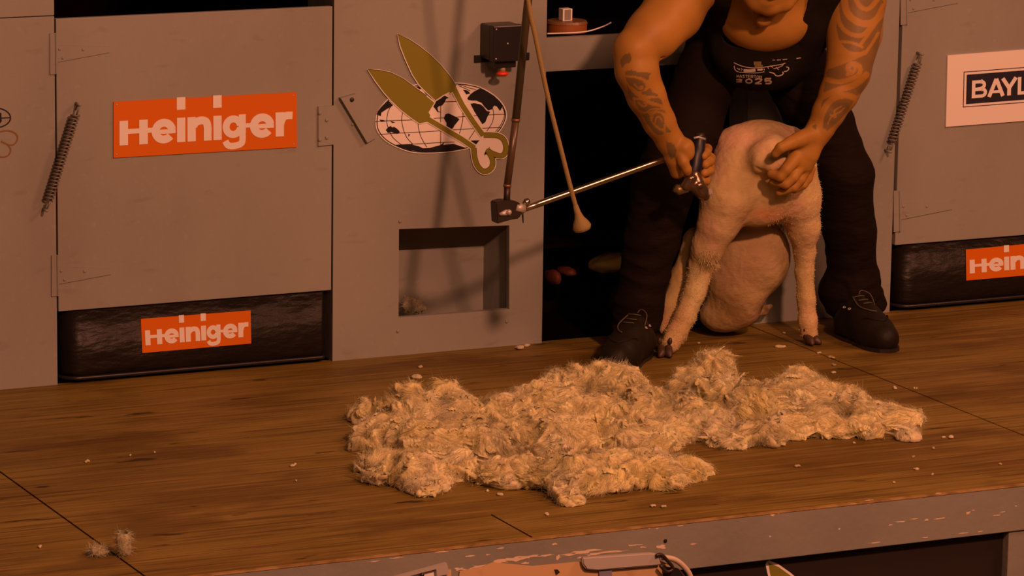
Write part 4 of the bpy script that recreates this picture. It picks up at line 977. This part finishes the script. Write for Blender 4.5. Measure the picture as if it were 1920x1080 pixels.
patch(1265, 520, 20, 70, (.42, .33, .11), .8); patch(1310, 540, 20, 60, (.54, .50, .24), .7); patch(1445, 335, 30, 12, (.4, .24, .1), .5)
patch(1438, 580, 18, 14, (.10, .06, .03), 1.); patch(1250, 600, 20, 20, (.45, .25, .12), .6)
sheep = thing('sheep', 'freshly shorn cream sheep held rump forward between the legs of the person', 'sheep', (.87, -.2, 0))
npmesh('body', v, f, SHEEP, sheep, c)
def hoof(px_, py_, Y, ang, s_=1.):
    base = F(px_, py_, 0); base[1] = base[1]
    for q in (-1, 1):
        sd = SDF(base-.06, base+.07, .003)
        dx = np.array([math.cos(ang), math.sin(ang), 0]); nx = np.array([-dx[1], dx[0], 0])
        a = base+nx*q*.011; sd.chain([(a+np.array([0, 0, .024]), .0125*s_), (a+dx*.018+np.array([0, 0, .013]), .0115*s_), (a+dx*.03+nx*q*.004+np.array([0, 0, .008]), .007)], .01)
        def fn(X, Y_, Z): return Z-.001+0*X+0*Y_
        sd.put(sd.lo, sd.lo+sd.h*sd.n, fn, .002, 's'); v_, f_ = sd.mesh(); npmesh('hoof', v_, f_, HOOF, sheep)
    for q in (-1, 1):
        bm = nb(); ball(bm, base+nx*q*.016-dx*.004+np.array([0, 0, .046]), .0085, 10, (.8, .8, 1.3)); obj('dewclaw', bm, HOOF, sheep, True)
hoof(1246, 668, 0, R(-115)); hoof(1518, 645, 0, R(-80))
# pastern joining leg to hoof
def fibres(name, base, dirs, L, wd, m, parent, cols=None, seg=4, curl=.3, seed=1, axis=None, wave=0.):
    "thin curved tapering hairs; base (n,3), dirs (n,3), L (n,)"
    g = np.random.default_rng(seed); n = len(base); up = g.normal(size=(n, 3)); side = np.cross(dirs, up); side /= np.linalg.norm(side, axis=1, keepdims=True)
    bend = np.cross(dirs, side)
    if axis is not None: side = np.cross(axis, dirs)+.4*g.normal(size=(n, 3)); side /= np.linalg.norm(side, axis=1, keepdims=True); bend = axis
    t = np.linspace(0, 1, seg+1); P = []
    for k in t: P.append(base+dirs*(L*k)[:, None]+bend*(curl*L*k*k+wave*math.cos(9.4*k))[:, None])
    P = np.stack(P, 1); w = wd*(1-t**1.5*.85); A = P+side[:, None, :]*(w[None, :, None]/2); B = P-side[:, None, :]*(w[None, :, None]/2)
    VV = np.concatenate([A, B], 1).reshape(-1, 3); k2 = 2*(seg+1); o_ = (np.arange(n)*k2)[:, None]
    FF = np.concatenate([np.stack([o_[:, 0]+i, o_[:, 0]+i+1, o_[:, 0]+seg+1+i+1, o_[:, 0]+seg+1+i], 1) for i in range(seg)])
    return npmesh(name, VV, FF, m, parent, None if cols is None else np.repeat(cols, k2, 0))
WOOLH = mat('wool_fibre', (.62, .5, .28), .9, spec=.1, attr=True)
def fur(sel, n, L, spread, seed, name, col_=(.55, .48, .25)):
    g = np.random.default_rng(seed); ids = g.choice(np.where(sel)[0], n); b = v[ids]; d = n_[ids]+spread*g.normal(size=(n, 3))+np.array([0, 0, -.5])
    d /= np.linalg.norm(d, axis=1, keepdims=True)
    cc = np.array(col_)*(1+.15*g.normal(size=(n, 1)))
    o_ = fibres(name, b, d, L*g.uniform(.5, 1.2, n), .0011, WOOLH, sheep, cc, 3, .5, seed); o_['kind'] = 'stuff'; return o_
fur((sy > 470) & (sy < 506) & (sx > 1312) & (sx < 1345) & (v[:, 1] < -.2), 700, .014, .5, 3, 'hock_tuft')
fur((sy > 500) & (sy < 655) & (sx < 1335) & (v[:, 1] < -.22), 2600, .005, .6, 4, 'leg_wool')
fur((sy > 470) & (sy < 650) & (sx > 1488), 1600, .0045, .6, 5, 'leg_wool')
fur((sy > 300) & (sy < 470) & (sx > 1440), 1600, .006, .5, 6, 'flank_wool')
# ------------------------------------------------------------------ handpiece in the hand
hpz = thing('shearing_handpiece', 'navy handpiece with a dull steel comb head gripped in the left hand of the photo', 'handpiece', tuple(map(float, W(1300, 350, -.5))))
NAVYP = mat('navy_grip', (.006, .008, .02), .45)
bm = nb(); pts = K((1312, 258, -.475, 11), (1310, 275, -.48, 12.5), (1306, 292, -.488, 14), (1303, 312, -.495, 14), (1300, 326, -.50, 12))
tube(bm, smoothline([p for p, r in pts], 3), list(np.interp(np.linspace(0, 4, 13), range(5), [r for p, r in pts])), 18); obj('grip', bm, NAVYP, hpz, True)
bm = nb(); tube(bm, [W(1303, 262, -.47), W(1322, 262, -.47)], .011, 14); tube(bm, [W(1312, 250, -.47), W(1312, 262, -.475)], .014, 14); obj('top_collar', bm, IRON, hpz, True)
bm = nb(); tube(bm, [W(1301, 259, -.49), W(1309, 257, -.492), W(1322, 261, -.49)], .0035, 8); obj('collar_ring', bm, STEEL, hpz, True)
s = SDF(W(1300, 350, -.5)-.12, W(1300, 350, -.5)+.12, .0025)
s.chain(K((1300, 330, -.505, 13.5), (1303, 345, -.51, 16), (1314, 358, -.51, 13.5), (1322, 368, -.505, 9)), .01); s.chain(K((1293, 336, -.52, 9), (1286, 348, -.515, 10)), .008); s.ell(W(1297, 334, -.525), (.012, .01, .009), k=.006); s.ell(W(1312, 348, -.535), (.011, .008, .009), k=.005)
a_, b_ = s.mesh(); npmesh('head_casting', a_, b_, mat('oiled_steel', (.22, .16, .11), .28, .85), hpz)
bm = nb(); tube(bm, [W(1290, 352, -.51), W(1272, 356, -.5), W(1266, 352, -.5)], [.013, .016, .012], 14); obj('tension_knob', bm, mat('worn_brass', (.2, .16, .07), .4, .6), hpz, True)
bm = nb()
for k in range(9): tube(bm, [W(1312+k*2.6, 366-k*.9, -.505), W(1316+k*2.7, 379-k*.9, -.50)], [.0016, .0007], 5)
bm2 = nb(); prism(bm2, [W(1308, 362, -.507), W(1334, 353, -.507), W(1337, 363, -.504), W(1312, 371, -.504)], (0, .004, 0)); me_ = bpy.data.meshes.new('x'); bm2.to_mesh(me_); bm.from_mesh(me_); bm2.free(); bpy.data.meshes.remove(me_)
obj('comb', bm, STEEL, hpz)

# ================================================================== WOOL ON THE BOARDS
WOOL = mat('fleece_wool', (.5, .5, .3), .9, spec=.12, attr=True, bump=(110, (1, 1, 1.5), .3, .003), Sheen_Weight=.3, Subsurface_Weight=.25, Subsurface_Scale=.02)
def wcol(P, g, base=(.68, .61, .31)):
    n = len(P); a = np.clip(fbm(P, 9, 3, 21)*1.3+.1, 0, 1)[:, None]; b = np.clip(fbm(P, 13, 2, 33)*1.5-.1, 0, 1)[:, None]; d = np.clip(fbm(P, 7, 2, 44)*1.6-.25, 0, 1)[:, None]
    c_ = np.array(base)*np.ones((n, 1)); c_ = c_*(1-.5*a)+np.array([.56, .52, .38])*.5*a; c_ = c_*(1-.6*b)+np.array([.46, .38, .11])*.6*b; c_ = c_*(1-.55*d)+np.array([.24, .21, .10])*.55*d
    return c_*(1+.09*g.normal(size=(n, 1)))
def fleece(name, label, blobs, seed, nlock, nfib):
    g = np.random.default_rng(seed); cs = np.array([F(x, y) for x, y, r, h_ in blobs]); lo = cs.min(0)-.2; hi = cs.max(0)+.2; lo[2] = -.01; hi[2] = .3
    s = SDF(lo, hi, .0058)
    for (x, y, r, h_), c_ in zip(blobs, cs):
        rm = r/620.; s.ell(c_+[0, 0, h_*.28], (rm, rm*1.15, h_*.75), k=.03)
    sl, (X, Y, Z) = s.sub(s.lo, s.lo+s.h*s.n); s.put(s.lo, s.lo+s.h*s.n, lambda X, Y, Z: Z-.001+0*X+0*Y, .004, 's')
    v, f = s.mesh(); n_ = normals(v, f)
    rid = 1-np.abs(fbm(v+.03*np.stack([fbm(v, 12, 2, 1), fbm(v, 12, 2, 2), fbm(v, 12, 2, 3)], 1), 17, 2, seed)); amp = .036*(rid-.68)+.006*fbm(v, 38, 2, seed+5)
    v = v+n_*amp[:, None]; v[:, 2] = np.maximum(v[:, 2], .001); n_ = normals(v, f)
    o = thing(name, label, 'fleece', (float(cs[:, 0].mean()), float(cs[:, 1].mean()), 0))
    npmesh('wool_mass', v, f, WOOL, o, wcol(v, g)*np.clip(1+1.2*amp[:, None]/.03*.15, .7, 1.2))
    # crimped staples
    up = np.where((v[:, 2] > .006))[0]; ids = g.choice(up, nlock); b = v[ids]-n_[ids]*.004
    # neighbouring staples lie alike: direction from a smooth field
    fld = np.stack([fbm(b, 8, 2, 61), fbm(b, 8, 2, 62), fbm(b, 8, 2, 63)*.6], 1)*2.0+.3*g.normal(size=(nlock, 3))
    N = n_[ids]; T = fld-(fld*N).sum(1, keepdims=True)*N; T /= np.linalg.norm(T, axis=1, keepdims=True)+1e-9
    edge = np.clip((.05-b[:, 2])/.05, 0, 1)[:, None]; outd = N*np.array([1, 1, 0]); T = T+edge*outd*.7; T /= np.linalg.norm(T, axis=1, keepdims=True)
    T = np.where((v[ids][:, 2:3] > .06) & (g.uniform(size=(nlock, 1)) < .12), T*.5+N, T); T /= np.linalg.norm(T, axis=1, keepdims=True)
    S = np.cross(N, T+.01*g.normal(size=T.shape)); S /= np.linalg.norm(S, axis=1, keepdims=True); L = g.uniform(.03, .065, nlock); wd = g.uniform(.012, .034, nlock)
    bv = BVHTree.FromPolygons([tuple(p) for p in v], [tuple(int(i) for i in q) for q in f])
    ns, nw = 26, 6; t = np.linspace(0, 1, ns); V = np.zeros((nlock, ns, nw, 3)); lift = g.uniform(-.05, .28, nlock); fq = L/g.uniform(.007, .013, nlock); ca = g.uniform(.0003, .0018, nlock); cb = g.normal(size=nlock)*.3
    for i, tt in enumerate(t):
        prof = math.sin(math.pi*min(tt*.9+.12, 1))**.6*(1-.35*tt)
        ctr = b+T*(L*tt)[:, None]+N*(L*lift*math.sin(math.pi*.8*tt)+ca*np.cos(2*math.pi*fq*tt))[:, None]+S*(L*cb*tt*tt)[:, None]
        for j in range(nw):
            q = (j/(nw-1)-.5); V[:, i, j] = ctr+S*(wd*q*prof*(1-.5*tt))[:, None]-N*(wd*(q*q)*1.6*prof)[:, None]+N*(.0005*g.normal(size=nlock))[:, None]
    hug = g.uniform(size=nlock) < .88
    for a_ in np.where(hug)[0]:
        for i in range(ns):
            ctr = V[a_, i].mean(0); q_ = bv.find_nearest(Vector([float(x) for x in ctr]))
            if q_[0] is None: continue
            tt = t[i]; nn = np.array(q_[1]); off = wd[a_]*.16*math.sin(math.pi*min(tt+.06, 1))+ca[a_]*math.cos(2*math.pi*fq[a_]*tt)
            V[a_, i] += np.array(q_[0])+nn*off-ctr
    V[..., 2] = np.maximum(V[..., 2], .001)
    k = ns*nw; o_ = np.arange(nlock)*k; FF = []
    for i in range(ns-1):
        for j in range(nw-1): FF.append(np.stack([o_+i*nw+j, o_+i*nw+j+1, o_+(i+1)*nw+j+1, o_+(i+1)*nw+j], 1))
    cc = wcol(b, g)*(1+.10*g.normal(size=(nlock, 1)))
    st = npmesh('staples', V.reshape(-1, 3), np.concatenate(FF), WOOL, o, np.repeat(np.clip(cc, .02, .95), k, 0)); st['kind'] = 'stuff'
    ids = g.choice(up, nfib); d = n_[ids]+.8*g.normal(size=(nfib, 3)); d /= np.linalg.norm(d, axis=1, keepdims=True); b = v[ids]
    fb = fibres('loose_fibres', b, d, g.uniform(.008, .026, nfib)*np.where(g.uniform(size=nfib) < .04, 2, 1), .00045, WOOL, o, np.clip(wcol(b, g), .02, .95), 4, .7, seed+9); fb['kind'] = 'stuff'
    # fibres combed along the staples, in small wavy clumps
    nc = nfib*6; ids = g.choice(up, nc); b = v[ids]; N = n_[ids]
    fld = np.stack([fbm(b, 8, 2, 61), fbm(b, 8, 2, 62), fbm(b, 8, 2, 63)*.6], 1)*2+.5*np.stack([fbm(b, 60, 1, 71), fbm(b, 60, 1, 72), fbm(b, 60, 1, 73)], 1)+.12*g.normal(size=(nc, 3))
    T = fld-(fld*N).sum(1, keepdims=True)*N; T /= np.linalg.norm(T, axis=1, keepdims=True)+1e-9; T = T+.5*N+.16*g.normal(size=(nc, 3)); T /= np.linalg.norm(T, axis=1, keepdims=True)
    cm = fibres('combed_fibres', b+N*.001, T, g.uniform(.014, .036, nc), .0007, WOOL, o, np.clip(wcol(b, g)*(1+.12*g.normal(size=(nc, 1))), .02, .95), 4, -.35, seed+19, axis=N, wave=.0008); cm['kind'] = 'stuff'
    return o
B1 = [(800, 858, 62, .085), (868, 845, 58, .085), (768, 792, 34, .105), (835, 785, 34, .1), (700, 790, 38, .05), (730, 835, 55, .07), (780, 805, 60, .085), (850, 800, 55, .08), (720, 885, 42, .05), (785, 905, 52, .07), (850, 890, 48, .06), (915, 850, 62, .08), (950, 905, 45, .055),
      (960, 800, 60, .08), (1020, 780, 62, .085), (1085, 760, 66, .105), (1150, 765, 62, .115), (1205, 790, 52, .09), (1245, 825, 40, .06), (1120, 830, 85, .11), (1030, 850, 80, .10), (1200, 850, 60, .08),
      (1020, 905, 52, .065), (1080, 915, 60, .075), (1140, 905, 60, .075), (1205, 895, 60, .06), (1265, 895, 42, .05), (1300, 893, 26, .03), (690, 845, 26, .035), (700, 905, 22, .03), (1065, 940, 26, .03), (800, 925, 30, .03), (1250, 915, 28, .03)]
B2 = [(1345, 712, 26, .075), (1500, 755, 34, .095), (1300, 735, 40, .065), (1335, 715, 36, .08), (1350, 765, 56, .085), (1290, 790, 40, .06), (1325, 815, 46, .06), (1400, 790, 60, .085), (1450, 770, 56, .08), (1500, 770, 56, .08), (1555, 765, 52, .07), (1470, 815, 48, .05), (1420, 830, 40, .045),
      (1600, 785, 50, .065), (1545, 810, 50, .055), (1650, 795, 42, .05), (1690, 800, 34, .035), (1620, 815, 36, .04), (1720, 792, 20, .025), (1700, 822, 22, .02), (1370, 835, 34, .04), (1270, 750, 24, .045)]
fleece('wool_fleece', 'larger heap of cream fleece spread on the boards in front of the person', B1, 5, 1300, 16000)
fleece('wool_fleece', 'smaller narrower heap of cream fleece tapering to the right on the boards', B2, 15, 700, 9000)
# scraps
def scrap(px_, py_, w, hh, label, group, seed, name='wool_scrap', z=0., Y=None):
    c_ = F(px_, py_) if Y is None else W(px_, py_, Y); g = np.random.default_rng(seed); r = M(w/2, c_); s = SDF(c_-r*2-.01, c_+r*2+.01, max(r/7, .0012))
    for k in range(4):
        o_ = g.normal(size=3)*r*.4; o_[2] = abs(o_[2])*.4; rr = r*g.uniform(.35, .7); s.ell(c_+o_+[0, 0, hh*.4], (rr, rr*.8, max(hh*g.uniform(.3, .6), .0025)), k=r*.4)
    v, f = s.mesh(); v = v+normals(v, f)*(r*.18*fbm(v, 1.2/r, 3, seed))[:, None]; v[:, 2] = np.maximum(v[:, 2], c_[2]+.0006)
    o = npmesh(name, v-c_, f, WOOL, None, np.clip(wcol(v, g, (.5, .48, .32)), 0, 1)); o.location = tuple(map(float, c_))
    if w > 35:
        bpy.context.view_layer.update(); n_ = normals(v, f); ids = g.choice(len(v), 500); dd = n_[ids]+.6*g.normal(size=(500, 3)); dd /= np.linalg.norm(dd, axis=1, keepdims=True)
        fb = fibres('loose_fibres', v[ids], dd, g.uniform(.006, .018, 500), .0008, WOOL, o, np.clip(wcol(v[ids], g, (.6, .55, .36)), 0, 1), 4, .6, seed); fb['kind'] = 'stuff'
    return tag(o, label, 'wool scrap', group)
G1 = 'tiny wool scraps on the boards'
tiny = [(1460, 652, 16), (1472, 651, 6), (1469, 626, 6), (1535, 663, 8), (1560, 672, 12), (1563, 686, 8), (1564, 700, 10), (1676, 729, 12), (1716, 730, 6), (1613, 736, 6), (1750, 842, 8), (1711, 858, 8), (1717, 881, 10), (1748, 891, 6), (1677, 906, 7), (1601, 832, 5), (1494, 876, 10),
        (1770, 822, 8), (1785, 822, 12), (1225, 951, 14), (1245, 952, 12), (1026, 966, 12), (915, 922, 8), (937, 929, 14), (290, 850, 5), (165, 866, 12), (245, 855, 6), (550, 874, 12), (555, 903, 5), (74, 1027, 8), (1876, 872, 6), (970, 655, 22), (990, 650, 12), (1310, 645, 6), (700, 633, 4)]
tiny = [q for q in tiny if q[1] > 640 or q[0] > 1300]
for i, (x, y, w) in enumerate(tiny):
    lab = 'tiny cream wool scrap lying right of the fleece heaps' if x > 1590 else 'tiny pale wool scrap lying between the sheep and the right boot' if x > 1440 and y < 720 else 'tiny wool scrap lying just in front of the fleece heaps' if 880 < x < 1500 and y > 860 else 'tiny wool scrap on bare boards in the left part of the stage' if x < 700 else 'tiny wool scrap at the foot of the centre panel'
    scrap(x, y, w, .006, lab, G1+(' right of the heaps' if x > 1590 else ' by the sheep' if x > 1440 and y < 720 else ' in front of the heaps' if 880 < x < 1500 and y > 860 else ' at left' if x < 700 else ' by the panel'), 100+i)
scrap(789, 690, 9, .008, 'round white wool scrap behind the left end of the large fleece heap', None, 60)
scrap(780, 709, 24, .006, 'flat oblong white wool scrap just behind the left end of the large fleece heap', None, 61)
scrap(187, 1040, 46, .018, 'low flat tuft of wool across the floor seam at lower left', None, 62, 'wool_tuft')
scrap(232, 1044, 38, .085, 'taller upright tuft of wool beside the floor seam at lower left', None, 63, 'wool_tuft')
cc_ = W(768, 585, .16)
scrap(772, 588, 56, .045, 'small wool tuft resting at the foot of the porthole chute', None, 64, 'wool_tuft', Y=.12)
